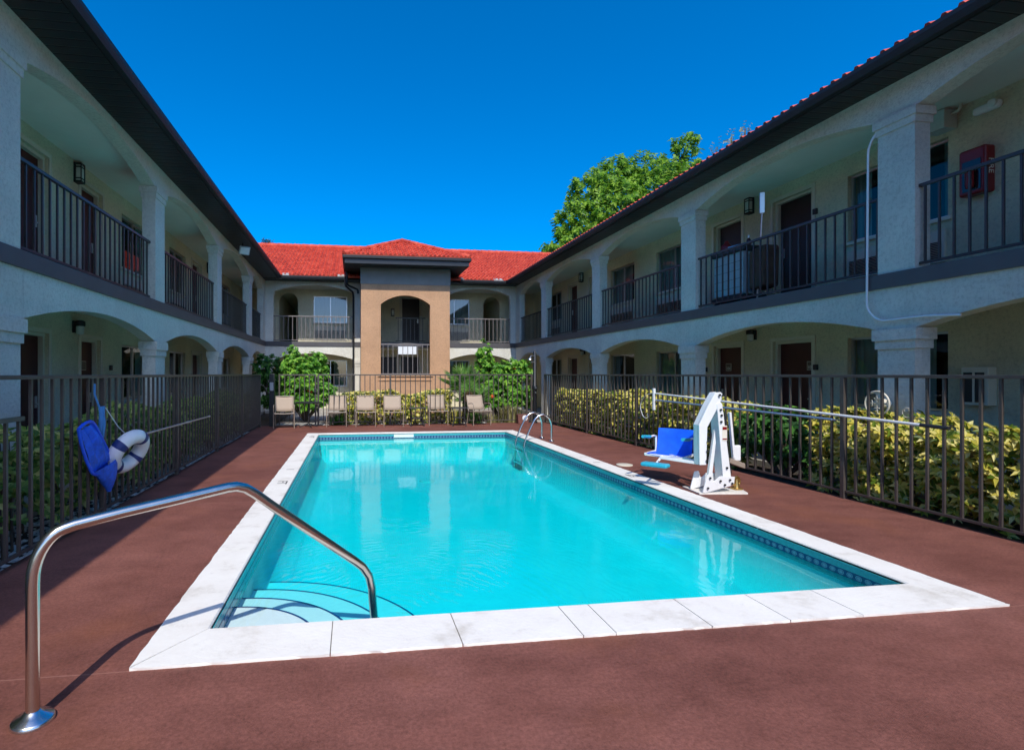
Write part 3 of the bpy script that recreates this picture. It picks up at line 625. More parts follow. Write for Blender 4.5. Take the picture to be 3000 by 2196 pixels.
for t0, t1 in ((EZ-.17, EZ-.06),): 
    mb.box(ex0+.08, ex1-.08, ey+.08, ey+.1, t0, EZ+.1); mb.box(ex0+.08, ex0+.1, ey+.1, 22.6, t0, EZ+.1); mb.box(ex1-.1, ex1-.08, ey+.1, 22.6, t0, EZ+.1)
mb.build('fascia', M['trim'], tw)
mb = MB(); mb.box(ex0, ex1, ey, ey+.078, EZ, EZ+.115); mb.box(ex0, ex0+.078, ey+.079, 22.5, EZ, EZ+.115); mb.box(ex1-.078, ex1, ey+.079, 22.5, EZ, EZ+.115); mb.build('gutter', M['gutter'], tw, bevel=.02)
ax, az = (ex0+ex1)/2, 6.92; hw = ax-ex0-.04; rise = az-(EZ+.12); L1 = math.hypot(hw, rise); k1 = L1/hw; vup = rise/hw
tile_roof('roof', tw, (ax, ey+.03, EZ+.12), (1, 0, 0), (0, 1, vup), L1, lambda v: -(hw-min(v/k1, hw)), lambda v: hw-min(v/k1, hw))
tile_roof('roof', tw, (ex0+.03, ey+.03, EZ+.12), (0, 1, 0), (1, 0, vup), L1, lambda v: min(v/k1, hw), lambda v: 4.0)
tile_roof('roof', tw, (ex1-.03, ey+.03, EZ+.12), (0, 1, 0), (-1, 0, vup), L1, lambda v: min(v/k1, hw), lambda v: 4.0)
ridge('hip_tiles', tw, (ex0+.05, ey+.05, EZ+.17), (ax, ey+hw, az+.05), .085); ridge('hip_tiles', tw, (ex1-.05, ey+.05, EZ+.17), (ax, ey+hw, az+.05), .085); ridge('ridge_tiles', tw, (ax, ey+hw, az+.05), (ax, 25.5, az+.05), .09)
mb = MB(); mb.tube(bend([(ex0+.15, 20.75, EZ-.02), (ex0+.15, 20.75, 5.0), (.2, 21.0, 4.85), (.2, 21.0, 4.7)], .1), .04, 8); mb.build('downpipe', M['gutter'], tw, smooth=True)

# ------------------------------------------------------------------ ground
def ring(mb, x0, x1, y0, y1, hx0, hx1, hy0, hy1, z):
    for a, b, c, d in ((x0, x1, y0, hy0), (x0, x1, hy1, y1), (x0, hx0, hy0, hy1), (hx1, x1, hy0, hy1)):
        mb.quad((a, c, z), (b, c, z), (b, d, z), (a, d, z))
PX0, PX1, PY0, PY1 = -.83, 3.91, 3.21, 13.13      # water edge
mb = MB(); ring(mb, -400, 400, -200, 600, PX0-.2, PX1+.2, PY0-.2, PY1+.2, -.06); tag(mb.build('ground', M['soil']), kind='structure')
mb = MB(); ring(mb, -2.66, 5.93, -6, 15.62, PX0-.15, PX1+.15, PY0-.15, PY1+.15, 0)
for a, b, c, d in ((-2.66, 5.93, 15.62, 15.62), (-2.66, -2.66, -6, 15.62), (5.93, 5.93, -6, 15.62)): mb.quad((a, c, 0), (b, d, 0), (b, d, -.07), (a, c, -.07))
tag(mb.build('pool_deck', M['deck']), kind='structure')
mb = MB(); mb.box(WL+.002, XL-.0, -3, 33.4, -.058, .03); mb.box(XR, WR-.002, -3, 33.4, -.058, .03); mb.box(XL+.01, XR-.01, YB-.2, WB-.002, -.058, .028); mb.box(-3.1, -2.35, WB+.21, 36, -.058, .02); mb.box(5.84, 6.56, WB+.21, 36, -.058, .02); mb.box(-2.3, -.9, 15.9, YB-.21, -.058, -.02)
tag(mb.build('walkway', M['concrete']), kind='structure')

# ------------------------------------------------------------------ pool
pool = thing('swimming_pool', 'rectangular swimming pool with white coping and turquoise water', 'swimming pool', (1.54, 8.2, 0))
zf0, zf1 = -.60, -.74
mb = MB()
prof = [(0, None)]+[(.42*(1-math.cos(a)), .42*(1-math.sin(a))) for a in [pi/2*k/10 for k in range(11)]]; rings = []
for d, hgt in prof:   # walls run into the floor through a rounded cove
    row = []
    for x, y in ((PX0+d, PY0+d), (PX1-d, PY0+d), (PX1-d, PY1-d), (PX0+d, PY1-d)):
        zf = zf0+(zf1-zf0)*(y-PY0)/(PY1-PY0); row.append(len(mb.v)); mb.v.append((x, y, 0 if hgt is None else zf+hgt))
    rings.append(row)
for r0, r1 in zip(rings, rings[1:]):
    for k in range(4): mb.f.append((r0[k], r1[k], r1[(k+1) % 4], r0[(k+1) % 4]))
mb.f.append(tuple(rings[-1]))
mb.build('basin', M['plaster'], pool, smooth=True)
def tile_band(name, mt, z0, z1, p):
    mb = MB(); mb.box(PX0, PX0+p, PY0+p, PY1-p, z0, z1); mb.box(PX1-p, PX1, PY0+p, PY1-p, z0, z1); mb.box(PX0, PX1, PY0, PY0+p, z0, z1); mb.box(PX0, PX1, PY1-p, PY1, z0, z1); return mb.build(name, mt, pool)
tile_band('tile_band', M['tile_teal'], -.066, -.012, .007); tile_band('pattern_band', M['tile_navy'], -.122, -.067, .009); tile_band('lower_tile_band', M['tile_teal'], -.165, -.1225, .006)
# coping: slabs with a slightly ragged outer edge
mb = MB(); CT = .014
def slab(a, b, inner, outer, horiz, m0=0, m1=0):
    """a..b along the edge; inner/outer across; m0/m1 = mitre at the ends"""
    n = max(2, int(abs(b-a)/.06)); i0 = len(mb.v); rows = []
    for i in range(n+1):
        t = i/n; u = a+(b-a)*t; j = R.uniform(-.005, .005); w0 = (1-t)*m0+t*m1
        for k, (d, z) in enumerate(((inner, -.05), (inner, CT-.012), (inner+(outer-inner)*.035, CT), (outer+j*(1 if outer > inner else -1), CT), (outer+j, -.02))):
            f = (d-inner)/(outer-inner) if outer != inner else 0
            uu = u + w0*abs(outer-inner)*f
            mb.v.append((uu, d, z) if horiz else (d, uu, z))
    for i in range(n):
        for k in range(4):
            q = i0+i*5+k; mb.f.append((q, q+1, q+6, q+5))
    for i in (0, n): mb.f.append(tuple(i0+i*5+k for k in range(5)))
g = .003; CO = (-1.125, 4.2, 2.82, 13.39)
cuts = [PX0, -.12, .60, 1.30, 1.50, 2.10, 2.62, 3.12, PX1]
for i, (a, b) in enumerate(zip(cuts, cuts[1:])): slab(a+g, b-g, PY0, CO[2], True, -.75 if i == 0 else 0, .75 if i == len(cuts)-2 else 0)
cuts = [PY0, 4.6, 6.35, 7.9, 9.6, 11.3, PY1]
for i, (a, b) in enumerate(zip(cuts, cuts[1:])):
    for inner, outer in ((PX0, CO[0]), (PX1, CO[1])): slab(a+g, b-g, inner, outer, False, -1.3 if i == 0 else 0, .88 if i == len(cuts)-2 else 0)
cuts = [PX0, .7, 2.3, PX1]
for i, (a, b) in enumerate(zip(cuts, cuts[1:])): slab(a+g, b-g, PY1, CO[3], True, -1.13 if i == 0 else 0, 1.13 if i == 2 else 0)
mb.build('coping', M['coping'], pool)
mb = MB(); ring(mb, CO[0]+.03, CO[1]-.03, CO[2]+.03, CO[3]-.03, PX0, PX1, PY0, PY1, .005); mb.build('coping_bed', simple('joint_grime', (.22, .2, .17), .9), pool)
# depth marks on the coping
def mark(txt, x, y, up, size):
    rt = Vector((up[1], -up[0])); Mx = Matrix(((rt.x, up[0], 0, x), (rt.y, up[1], 0, y), (0, 0, 1, CT+.0015), (0, 0, 0, 1))); text(txt, size, M['ink'], 'depth_mark', pool, Mx, .0005)
mark('FT', -.965, 7.35, (1, 0), .19); mark('1', -.975, 8.35, (1, 0), .17); mark('FT', 4.055, 7.15, (-1, 0), .19); mark('1', 4.06, 8.3, (-1, 0), .17); mark('FT', -.97, 12.55, (1, 0), .17); mark('4', -.97, 12.8, (1, 0), .17)
# entry steps in the near left corner
cx = PX0
for i, (r, cy, z) in enumerate(((.63, 3.2, -.142), (.86, 3.24, -.195), (1.13, 3.37, -.295), (1.44, 3.56, -.43))):
    n = 28; pts = [(cx+r, PY0)] if cy > PY0 else []
    for k in range(n+1):
        a = pi/2*k/n; x = cx+r*math.cos(a); y = cy+r*math.sin(a)
        if y > PY0+.0005: pts.append((x, y))
    zb = -.75 + i*.0005
    st = MB().prism([(cx, PY0)]+pts, 'z', zb, z).build('step', M['step_plaster'], pool)
    e = MB()
    for (x0, y0), (x1, y1) in zip(pts, pts[1:]):
        v0 = Vector((x0-cx, max(0, y0-cy))).normalized(); v1 = Vector((x1-cx, max(0, y1-cy))).normalized()
        A = (x0+v0.x*.004, y0+v0.y*.004); B = (x1+v1.x*.004, y1+v1.y*.004); A2 = (x0-v0.x*.012, y0-v0.y*.012); B2 = (x1-v1.x*.012, y1-v1.y*.012)
        e.quad((*A2, z+.003), (*A, z+.003), (*B, z+.003), (*B2, z+.003)); e.quad((*A, z+.003), (*A, z-.014), (*B, z-.014), (*B, z+.003))
    e.build('step_edge', M['navy'], st)
mb = MB(); mb.box(1.02, 1.52, PY1-.02, PY1-.0085, -.1, -.02); mb.build('skimmer_mouth', M['white_plastic'], pool, bevel=.004)
mb = MB(); mb.lathe((1.5, 10.6, -.70), [(.16, 0), (.16, .03), (.12, .04)], 20); mb.build('floor_drain', M['white_plastic'], pool)
wt = MB(); wt.box(PX0-.03, PX1+.03, PY0-.03, PY1+.03, -.95, -.115); tag(wt.build('water', M['water']), kind='structure')
sl = MB().lathe((4.42, 8.05, .001), [(.13, 0), (.13, .012), (.11, .018), (.02, .019)], 28).build('skimmer_lid', M['iron_white'], None, smooth=True); tag(sl, 'round cream skimmer lid lying flat on the deck beside the right coping', 'lid')

# ------------------------------------------------------------------ entry handrail
hr = thing('handrail', 'bent stainless steel handrail running from the deck into the pool steps', 'handrail', (-1.37, 2.47, 0))
u = Vector((.848, .53, 0)); A0 = Vector((-1.37, 2.47, 0))
def HP(s, z): return A0+u*s+Vector((0, 0, z))
path = [HP(0, .0), HP(0, .30), HP(0, .59)]
path += [HP(.0+.14*(1-math.cos(a))*.95, .60+.215*math.sin(a)) for a in [pi/2*k/10 for k in range(1, 10)]]
path += [HP(.15, .822), HP(.34, .845), HP(.57, .867), HP(.76, .886), HP(.83, .893), HP(.88, .893), HP(.93, .877), HP(.98, .842), HP(1.09, .750), HP(1.37, .527), HP(1.63, .318), HP(1.685, .27), HP(1.735, .20), HP(1.758, .12), HP(1.768, .0), HP(1.79, -.2), HP(1.80, -.5)]
MB().tube(path, .0265, 20).build('rail', M['steel'], hr, smooth=True)
MB().lathe(A0, [(.082, .0005), (.082, .012), (.076, .02), (.045, .032), (.032, .046), (.0275, .05)], 30).build('base_flange', M['steel_far'], hr, smooth=True)

# ------------------------------------------------------------------ pool ladder
ld = thing('pool_ladder', 'pair of curved steel ladder rails over the far right corner of the pool', 'ladder', (4.2, 11.45, 0))
for y in (11.12, 11.72):
    p = [(4.38, y, 0), (4.38, y, .38), (4.33, y, .52), (4.22, y, .60), (4.10, y, .585), (3.99, y, .50), (3.84, y, .2), (3.76, y, .0), (3.73, y, -.15), (3.72, y, -.95)]
    MB().tube(bend(p, .12, 5), .0215, 14).build('rail', M['steel_far'], ld, smooth=True)
    MB().lathe((4.38, y, 0), [(.062, 0), (.062, .012), (.03, .03)], 18).build('base_flange', M['steel_far'], ld, smooth=True)
for z in (-.22, -.5, -.78): MB().box(3.67, 3.77, 11.13, 11.71, z-.012, z+.012).build('tread', M['steel_far'], ld, bevel=.004)

# ------------------------------------------------------------------ fences
def fence(name, label, axis, d, t0, t1, sp=.155, post_every=15, low=None, gates=()):
    root = thing(name, label, 'fence', P3(axis, (t0+t1)/2, d, 0))
    zt = 1.49
    mb = MB(); abox(mb, axis, t0, t1, d-.027, d+.027, zt-.034, zt); mb.build('top_rail', M['metal_paint'], root, bevel=.004)
    mb = MB(); abox(mb, axis, t0, t1, d-.014, d+.014, .075, .103); mb.build('bottom_rail', M['metal_paint'], root, bevel=.003)
    n = int((t1-t0)/sp); pk = po = None; tr = t0
    lowp = None
    for i in range(n+1):
        t = t0+i*sp; ispost = i % post_every == 0 or i == n
        if low and t < low[0] and not ispost:
            if lowp is None:
                mb = MB(); abox(mb, axis, t-.0115, t+.0115, d-.0115, d+.0115, .103, low[1]); lowp = mb.build('picket', M['metal_paint'], root); lt = t
            else: put(lowp, 'picket', root, P3(axis, t-lt, 0, 0))
            continue
        if ispost:
            if po is None:
                mb = MB(); abox(mb, axis, t-.026, t+.026, d-.026, d+.026, 0, zt-.034); po = mb.build('post', M['metal_paint'], root, bevel=.003); pt = t
            else: put(po, 'post', root, P3(axis, t-pt, 0, 0))
        else:
            if pk is None:
                mb = MB(); abox(mb, axis, t-.0115, t+.0115, d-.0115, d+.0115, .103, zt-.034); pk = mb.build('picket', M['metal_paint'], root); kt = t
            else: put(pk, 'picket', root, P3(axis, t-kt, 0, 0))
    if low:
        mb = MB(); abox(mb, axis, t0, low[0], d-.02, d+.02, low[1], low[1]+.035); mb.build('middle_rail', M['metal_paint'], root)
    return root
lf = fence('left_fence', 'dark metal picket fence in shade along the left side of the deck', 'y', -2.6, 1.25, 15.35, low=(4.55, 1.13))
rf = fence('right_fence', 'bronze metal picket fence in the sun along the right side of the deck', 'y', 5.87, .9, 15.48)
bf = fence('back_fence', 'bronze metal picket fence behind the patio chairs at the far end', 'x', 15.5, -1.0, 5.5, sp=.15, post_every=14)
gt = thing('fence_gate', 'narrow metal picket gate behind the first two patio chairs', 'gate', (-1.6, 15.5, 0))
mb = MB(); mb.box(-2.08, -1.10, 15.475, 15.525, 1.452, 1.486); mb.box(-2.08, -1.10, 15.48, 15.52, .09, .12); mb.box(-1.10, -1.055, 15.475, 15.525, .03, 1.486); mb.box(-2.12, -2.08, 15.475, 15.525, .03, 1.486); mb.build('gate_frame', M['metal_paint'], gt, bevel=.003)
pk = None
for i in range(6):
    x = -1.95+i*.14
    if pk is None: pk = MB().box(x-.0115, x+.0115, 15.4885, 15.5115, .12, 1.452).build('picket', M['metal_paint'], gt); kx = x
    else: put(pk, 'picket', gt, (x-kx, 0, 0))
mb = MB(); mb.box(-1.12, -1.04, 15.43, 15.47, .96, 1.08); mb.build('latch', M['black'], gt, bevel=.005)
cp = thing('corner_post', 'thick dark post with a pale lock box in the far left corner of the deck', 'post', (-2.3, 15.45, 0))
MB().box(-2.37, -2.22, 15.38, 15.53, 0, 1.5).build('post', M['trim'], cp, bevel=.006); mb = MB(); mb.box(-2.345, -2.245, 15.33, 15.379, 1.02, 1.26); mb.build('lock_box', simple('grey_box', (.35, .38, .4), .5), cp, bevel=.008)

# ---- balcony railings
def railing(label, axis, d, t0, t1, z0=Z2, zt=1.04, sp=.155, inset=.0, mt=None, brackets=True):
    root = thing('balcony_railing', label, 'railing', P3(axis, (t0+t1)/2, d, z0), 0, 'dark metal railings in the upper arches'); mt = mt or M['rail_paint']
    mb = MB(); abox(mb, axis, t0, t1, d-.022, d+.022, z0+zt-.04, z0+zt); mb.build('top_rail', mt, root, bevel=.004)
    mb = MB(); abox(mb, axis, t0, t1, d-.014, d+.014, z0+.05, z0+.08); mb.build('bottom_rail', mt, root)
    n = int((t1-t0-.06)/sp); off = (t1-t0-n*sp)/2; b = None
    for i in range(n+1):
        t = t0+off+i*sp
        if b is None:
            mb = MB(); abox(mb, axis, t-.0105, t+.0105, d-.0105, d+.0105, z0+.08, z0+zt-.04); b = mb.build('baluster', mt, root); bt = t
        else: put(b, 'baluster', root, P3(axis, t-bt, 0, 0))
    return root
names = ['nearest', 'second', 'third', 'farthest']
for (a, b), nm in zip(((6.02, 9.80), (10.26, 14.05), (14.51, 18.27), (18.73, 20.95)), names):
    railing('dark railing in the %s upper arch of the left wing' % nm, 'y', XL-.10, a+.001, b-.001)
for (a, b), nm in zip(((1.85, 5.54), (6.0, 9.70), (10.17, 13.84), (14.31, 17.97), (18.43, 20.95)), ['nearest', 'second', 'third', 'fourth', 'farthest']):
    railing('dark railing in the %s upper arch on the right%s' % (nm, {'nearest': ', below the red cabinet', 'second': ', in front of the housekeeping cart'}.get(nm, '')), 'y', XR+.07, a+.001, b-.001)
railing('sunlit railing in the upper arch of the far wing left of the tan tower', 'x', YB+.06, -3.15+.001, .06-.001, sp=.172, mt=M['rail_paint_sunlit'])
railing('sunlit railing in the upper arch of the far wing right of the tan tower', 'x', YB+.06, 3.95+.001, 6.63-.001, sp=.172, mt=M['rail_paint_sunlit'])
railing('pale railing across the arched opening of the tan tower', 'x', TY+.1, ox0+.001, ox1-.001, z0=1.44, zt=1.21, sp=.19, mt=M['rail_paint_sunlit'])
railing('dark railing at the gallery edge seen through the tower arch', 'x', YB+.12, 1.75, 3.0, sp=.172)
sg = MB().box(1.72, 2.43, TY+.13, TY+.15, 2.254, 2.57).build('sign_board', M['white_plastic'], None, bevel=.004); tag(sg, 'blank white board fixed behind the railing of the tan tower', 'sign')

# ------------------------------------------------------------------ wall lamps
def lamp_upper(label, axis, t, d, s, z):
    r = thing('wall_lamp', label, 'wall lamp', P3(axis, t, d, z), 0, 'wall lamps along the galleries')
    mb = MB(); abox(mb, axis, t-.075, t+.075, d-s*.001, d-s*.03, z-.17, z+.17); mb.build('back_plate', M['black'], r, bevel=.004)
    mb = MB(); abox(mb, axis, t-.055, t+.055, d-s*.032, d-s*.11, z-.135, z+.135); mb.build('lamp_glass', M['lamp_glass'], r, bevel=.006)
    mb = MB()
    for za, zb in ((-.165, -.136), (-.105, -.088), (.088, .105), (.136, .165)): abox(mb, axis, t-.068, t+.068, d-s*.031, d-s*.122, z+za, z+zb)
    for q in (-.066, .054): abox(mb, axis, t+q, t+q+.012, d-s*.11, d-s*.124, z-.136, z+.136)
    mb.build('lamp_cage', M['black'], r); return r
def lamp_lower(label, axis, t, d, s, z):
    r = thing('jar_lamp', label, 'wall lamp', P3(axis, t, d, z), 0, 'wall lamps along the galleries')
    mb = MB(); abox(mb, axis, t-.06, t+.06, d-s*.001, d-s*.035, z-.09, z+.11); mb.build('back_plate', M['black'], r, bevel=.004)
    c = P3(axis, t, d-s*.10, z)
    MB().lathe((c[0], c[1], z+.02), [(.075, 0), (.08, .03), (.078, .08), (.05, .1)], 16).build('lamp_cap', M['black'], r, smooth=True)
    MB().lathe((c[0], c[1], z-.12), [(.03, 0), (.056, .015), (.062, .07), (.06, .14)], 16).build('lamp_glass', M['lamp_glass'], r, smooth=True); return r
lamp_upper('black caged wall lamp above the railing of the nearest left upper arch', 'y', 9.68, WL, -1, 4.93)
lamp_upper('black caged wall lamp at the column of the second left upper arch', 'y', 17.86, WL, -1, 4.95)
lamp_upper('black caged wall lamp above the housekeeping cart on the right gallery', 'y', 9.8, WR, 1, 4.98)
lamp_upper('black caged wall lamp deep in the fourth right upper arch', 'y', 17.86, WR, 1, 4.97)
lamp_lower('black capped jar lamp between the two red doors on the left', 'y', 9.62, WL, -1, 2.29)
lamp_lower('black capped jar lamp between room doors 104 and 105', 'y', 9.72, WR, 1, 2.29)
lamp_lower('black capped jar lamp in the far ground arch of the right wing', 'y', 17.7, WR, 1, 2.29)
lamp_upper('dark lantern beside the dark door seen through the tower arch', 'x', 1.73, WB, 1, 4.2)
fl = thing('floodlight', 'small white floodlight under the eaves of the left wing', 'floodlight', (-3.2, 15.4, 5.05))
q = Vector((.45, -.75, -.5)).to_track_quat('Z', 'Y').to_matrix().to_4x4(); T = Matrix.Translation((-3.05, 15.4, 5.0)) @ q
MB().obox(T, .30, .24, .05).build('housing', simple('grey_housing', (.45, .46, .46), .5), fl, bevel=.008)
MB().obox(T @ Matrix.Translation((0, 0, .028)), .24, .18, .008).build('lens', M['white_plastic'], fl)
MB().bar((-3.1, 15.42, 5.05), (-3.1, 15.44, 5.22), .03).build('bracket', M['trim'], fl)

# small fittings on the right gallery
def swbox(label, t, d, s, z):
    mb = MB(); abox(mb, 'y', t-.04, t+.04, d-s*.001, d-s*.04, z-.05, z+.05); tag(mb.build('key_box', M['black'], None, bevel=.006), label, 'box')
swbox('small black box on the wall beside door 105', 8.27, WR, 1, 1.62); swbox('small black box on the wall to the left of door 104', 11.2, WR, 1, 1.6); swbox('small black box beside the second red door on the left', 10.95, WL, -1, 1.62); swbox('small black box beside the open upper door behind the mop', 8.28, WR, 1, 4.40)
fc = thing('fire_cabinet', 'red fire extinguisher cabinet on the right upper gallery wall', 'cabinet', (WR, 5.8, 4.15))
MB().box(WR-.16, WR-.001, 5.64, 5.95, 3.85, 4.46).build('case', M['red'], fc, bevel=.03, seg=3)
MB().box(WR-.168, WR-.161, 5.69, 5.90, 3.90, 4.30).build('door', simple('smoked_acrylic', (.03, .01, .012), .1), fc, bevel=.003)
MB().lathe((WR-.2, 5.79, 3.93), [(.04, 0), (.045, .05), (.045, .22), (.02, .27)], 14).build('extinguisher', M['red'], fc, smooth=True)
Mx = Matrix(((1, 0, 0, WR-.08), (0, 0, -1, 5.6395), (0, 1, 0, 4.18), (0, 0, 0, 1))) @ Matrix.Rotation(-pi/2, 4, 'Z'); text('FIRE', .11, M['digit'], 'lettering', fc, Mx)
em = thing('emergency_light', 'oval cream emergency light high on the right upper gallery wall', 'light', (WR, 5.7, 4.96))
MB().obox(Matrix.Translation((WR-.05, 5.7, 4.95)), .09, .30, .11).build('body', M['white_plastic'], em, bevel=.04, seg=4)
MB().lathe((WR-.09, 5.61, 4.97), [(.05, 0), (.045, .03), (.02, .04)], 16, (-1, 0, -.3)).build('lamp_head', M['lamp_glass'], em, smooth=True)
eb = thing('junction_box', 'pale grey junction box hanging under the ceiling above the upper window', 'box', (WR-.1, 6.2, 5.0))
MB().box(WR-.22, WR-.001, 6.07, 6.33, 4.86, 5.12).build('case', simple('box_grey', (.5, .54, .52), .5), eb, bevel=.01)
mb = MB(); mb.tube(bend([(WR-.1, 6.07, 5.05), (WR-.1, 5.98, 5.05), (WR-.1, 5.96, 5.13)], .04), .018, 8); mb.build('conduit', M['cream'], eb, smooth=True)
cd = MB(); cd.tube(bend([(XR+.1, 5.98, 4.72), (XR-.03, 6.02, 4.66), (XR-.045, 6.09, 4.5), (XR-.055, 6.10, 2.35), (XR-.045, 5.95, 2.185), (XR-.045, 5.38, 2.2), (XR-.03, 5.03, 2.17)], .12), .0135, 12)
tag(cd.build('drain_pipe', M['white_plastic'], None, smooth=True), 'thin white pipe bending down the nearest right column', 'pipe')
ph = thing('wall_phone_box', 'beige box with dark glass front on the right ground floor wall', 'box', (WR, 5.8, 1.3))
MB().box(WR-.14, WR-.001, 5.63, 5.93, 1.09, 1.59).build('case', M['cream'], ph, bevel=.008); MB().box(WR-.147, WR-.141, 5.67, 5.9, 1.13, 1.52).build('glass_front', M['black'], ph); MB().box(WR-.152, WR-.1475, 5.77, 5.795, 1.13, 1.52).build('mullion', M['cream'], ph)
# decorative medallion of the hose holder at the column foot
md = thing('hose_holder', 'round cream scrollwork medallion of a hose holder at the foot of the right column', 'hose holder', (XR-.05, 5.87, 1.12))
c = Vector((XR-.16, 5.87, 1.12)); nx = Vector((-1, 0, 0)); mb = MB(); mb.torus(c, nx, .155, .012, 40, 8)
for k in range(4):
    a0 = k*pi/2+pi/4
    for sg_ in (1, -1):
        pts = []
        for i in range(22):
            t = i/21; rr = .062*(1-t*.8); an = a0+sg_*(t*4.4)
            ce = c+Vector((0, math.cos(a0+sg_*.42), math.sin(a0+sg_*.42)))*.085
            pts.append(ce+Vector((0, math.cos(an), math.sin(an)))*rr)
        mb.tube(pts, .0075, 6)
    d = Vector((0, math.cos(k*pi/2), math.sin(k*pi/2))); mb.bar(c+d*.02, c+d*.15, .011)
mb.build('medallion', M['iron_white'], md, smooth=True)
MB().lathe(c+Vector((.012, 0, 0)), [(.06, 0), (.06, .12), (.065, .135)], 20, (1, 0, 0)).build('hub', M['iron_white'], md, smooth=True)
mb = MB(); mb.torus((XR-.06, 5.58, 1.02), nx, .06, .006, 18, 6); mb.bar((XR-.05, 5.62, 1.05), (XR-.03, 5.55, 1.05), .03); mb.build('tap', M['iron_white'], md, smooth=True)

# ---- housekeeping corner on the right upper gallery
hc = thing('housekeeping_cart', 'pale panelled housekeeping cart with dark top and brown bag behind the right railing', 'cart', (7.4, 9.1, Z2))
mb = MB(); mb.box(7.12, 7.14, 8.72, 9.5, Z2+.2, Z2+.97)
mb.box(7.14, 7.56, 8.72, 8.74, Z2+.2, Z2+.97); mb.box(7.14, 7.56, 9.48, 9.5, Z2+.2, Z2+.97); mb.build('side_panel', simple('cart_panel', (.34, .42, .47), .5), hc)
mb = MB()
for z in (.32, .48, .64, .8): mb.box(7.115, 7.119, 8.74, 9.48, Z2+z, Z2+z+.006)
mb.build('panel_seam', M['trim'], hc)
MB().box(7.08, 7.6, 8.66, 9.56, Z2+.98, Z2+1.07).build('top_tray', M['black'], hc, bevel=.02)
MB().box(7.10, 7.58, 8.68, 9.54, Z2+.1, Z2+.18).build('base', M['black'], hc, bevel=.02)
for x in (7.16, 7.52):
    for y in (8.76, 9.46): MB().lathe((x, y-.02, Z2+.055), [(.05, 0), (.05, .04)], 14, (0, 1, 0)).build('wheel', M['black'], hc)
mb = MB(); mb.prism([(8.30, Z2+.25), (8.65, Z2+.22), (8.655, Z2+.95), (8.28, Z2+1.0)], 'x', 7.16, 7.5); mb.build('linen_bag', M['brown'], hc, bevel=.06, seg=3)
rb = MB().lathe((7.3, 9.38, Z2+1.071), [(.07, 0), (.11, .06), (.10, .14), (.045, .2), (.03, .24)], 14).build('red_bag', M['red'], None, smooth=True); tag(rb, 'crumpled red bag on top of the housekeeping cart', 'bag')
tb = MB().obox(Matrix.Translation((7.28, 9.0, Z2+1.105)) @ Matrix.Rotation(.2, 4, 'Z'), .22, .34, .065).build('paper_box', M['paper'], None, bevel=.006); tag(tb, 'flat blue and white box lying on the housekeeping cart', 'box')
sb = thing('spray_bottle', 'small dark bottle with white cap on the housekeeping cart', 'bottle', (7.25, 8.74, Z2+1.071))
MB().lathe((7.25, 8.74, Z2+1.071), [(.035, 0), (.037, .1), (.015, .14)], 12).build('bottle', M['door'], sb, smooth=True); MB().lathe((7.25, 8.74, Z2+1.212), [(.016, 0), (.016, .05)], 10).build('cap', M['white_plastic'], sb)
mp_ = thing('duster', 'upright silver duster on a long pole leaning by the right railing', 'duster', (7.2, 8.42, Z2))
MB().tube([(7.26, 8.55, Z2+.02), (7.2, 8.36, 4.35)], .014, 10).build('pole', M['alum'], mp_, smooth=True)
MB().bar((7.2, 8.36, 4.35), (7.19, 8.345, 4.72), .085, .03).build('duster_head', M['alum'], mp_, bevel=.01)

# ------------------------------------------------------------------ pool lift
lift = thing('pool_lift', 'white pool lift with blue chair standing on the deck at the right pool edge', 'pool lift', (4.6, 6.1, 0))
wp = M['white_paint']
mb = MB(); mb.prism([(4.26, 5.95), (4.87, 5.88), (4.98, 6.15), (4.31, 6.36)], 'z', .001, .022); mb.build('base_plate', simple('stained_plate', (.74, .69, .62), .5, var=.1, scale=10), lift, bevel=.004)
side = [(4.30, .03), (4.36, .245), (4.416, .25), (4.442, .165), (4.482, .18), (4.523, .22), (4.56, .225), (4.737, .212), (4.727, .125), (4.666, .098), (4.33, .023)]
for y in (5.94, 6.18): MB().prism(side, 'y', y, y+.016).build('side_plate', wp, lift, bevel=.003)
mb = MB()
for y in (5.93, 6.197):
    for x, z in ((4.39, .21), (4.36, .085), (4.59, .12), (4.69, .135), (4.66, .18), (4.53, .17)): mb.lathe((x, y, z), [(.013, 0), (.013, .012)], 8, (0, -1, 0))
for x, z in ((4.575, 1.05), (4.585, .98), (4.58, .90), (4.66, .32), (4.40, .66), (4.393, .54), (4.386, .42), (4.56, 1.235), (4.605, 1.235)): mb.lathe((x, 5.985, z), [(.014, 0), (.014, .014)], 8, (0, -1, 0))
mb.build('bolt', M['trim'], lift)
MB().prism([(4.53, 1.12), (4.545, 1.145), (4.585, 1.145), (4.603, 1.12), (4.735, .13), (4.62, .13)], 'y', 5.99, 6.14).build('mast', wp, lift, bevel=.006)
MB().prism([(4.50, .80), (4.515, .64), (4.455, .15), (4.40, .15), (4.475, .64)], 'y', 5.99, 6.03).build('front_brace', wp, lift, bevel=.004)
arm = [(4.515, 1.265), (4.59, 1.27), (4.622, 1.24), (4.60, 1.18), (4.515, 1.02), (4.405, .83), (4.39, .36), (4.30, .36), (4.292, .86), (4.41, 1.09)]
MB().prism(arm, 'y', 6.0, 6.03).build('lift_arm', wp, lift, bevel=.004); MB().prism(arm, 'y', 6.09, 6.115).build('lift_arm', wp, lift, bevel=.004)
mb = MB()
for (a, b) in (((4.515, 1.265), (4.41, 1.09)), ((4.41, 1.09), (4.292, .86)), ((4.292, .86), (4.30, .36))): mb.quad((a[0]-.001, 6.03, a[1]), (b[0]-.001, 6.03, b[1]), (b[0]-.001, 6.09, b[1]), (a[0]-.001, 6.09, a[1]))
mb.build('arm_web', wp, lift)
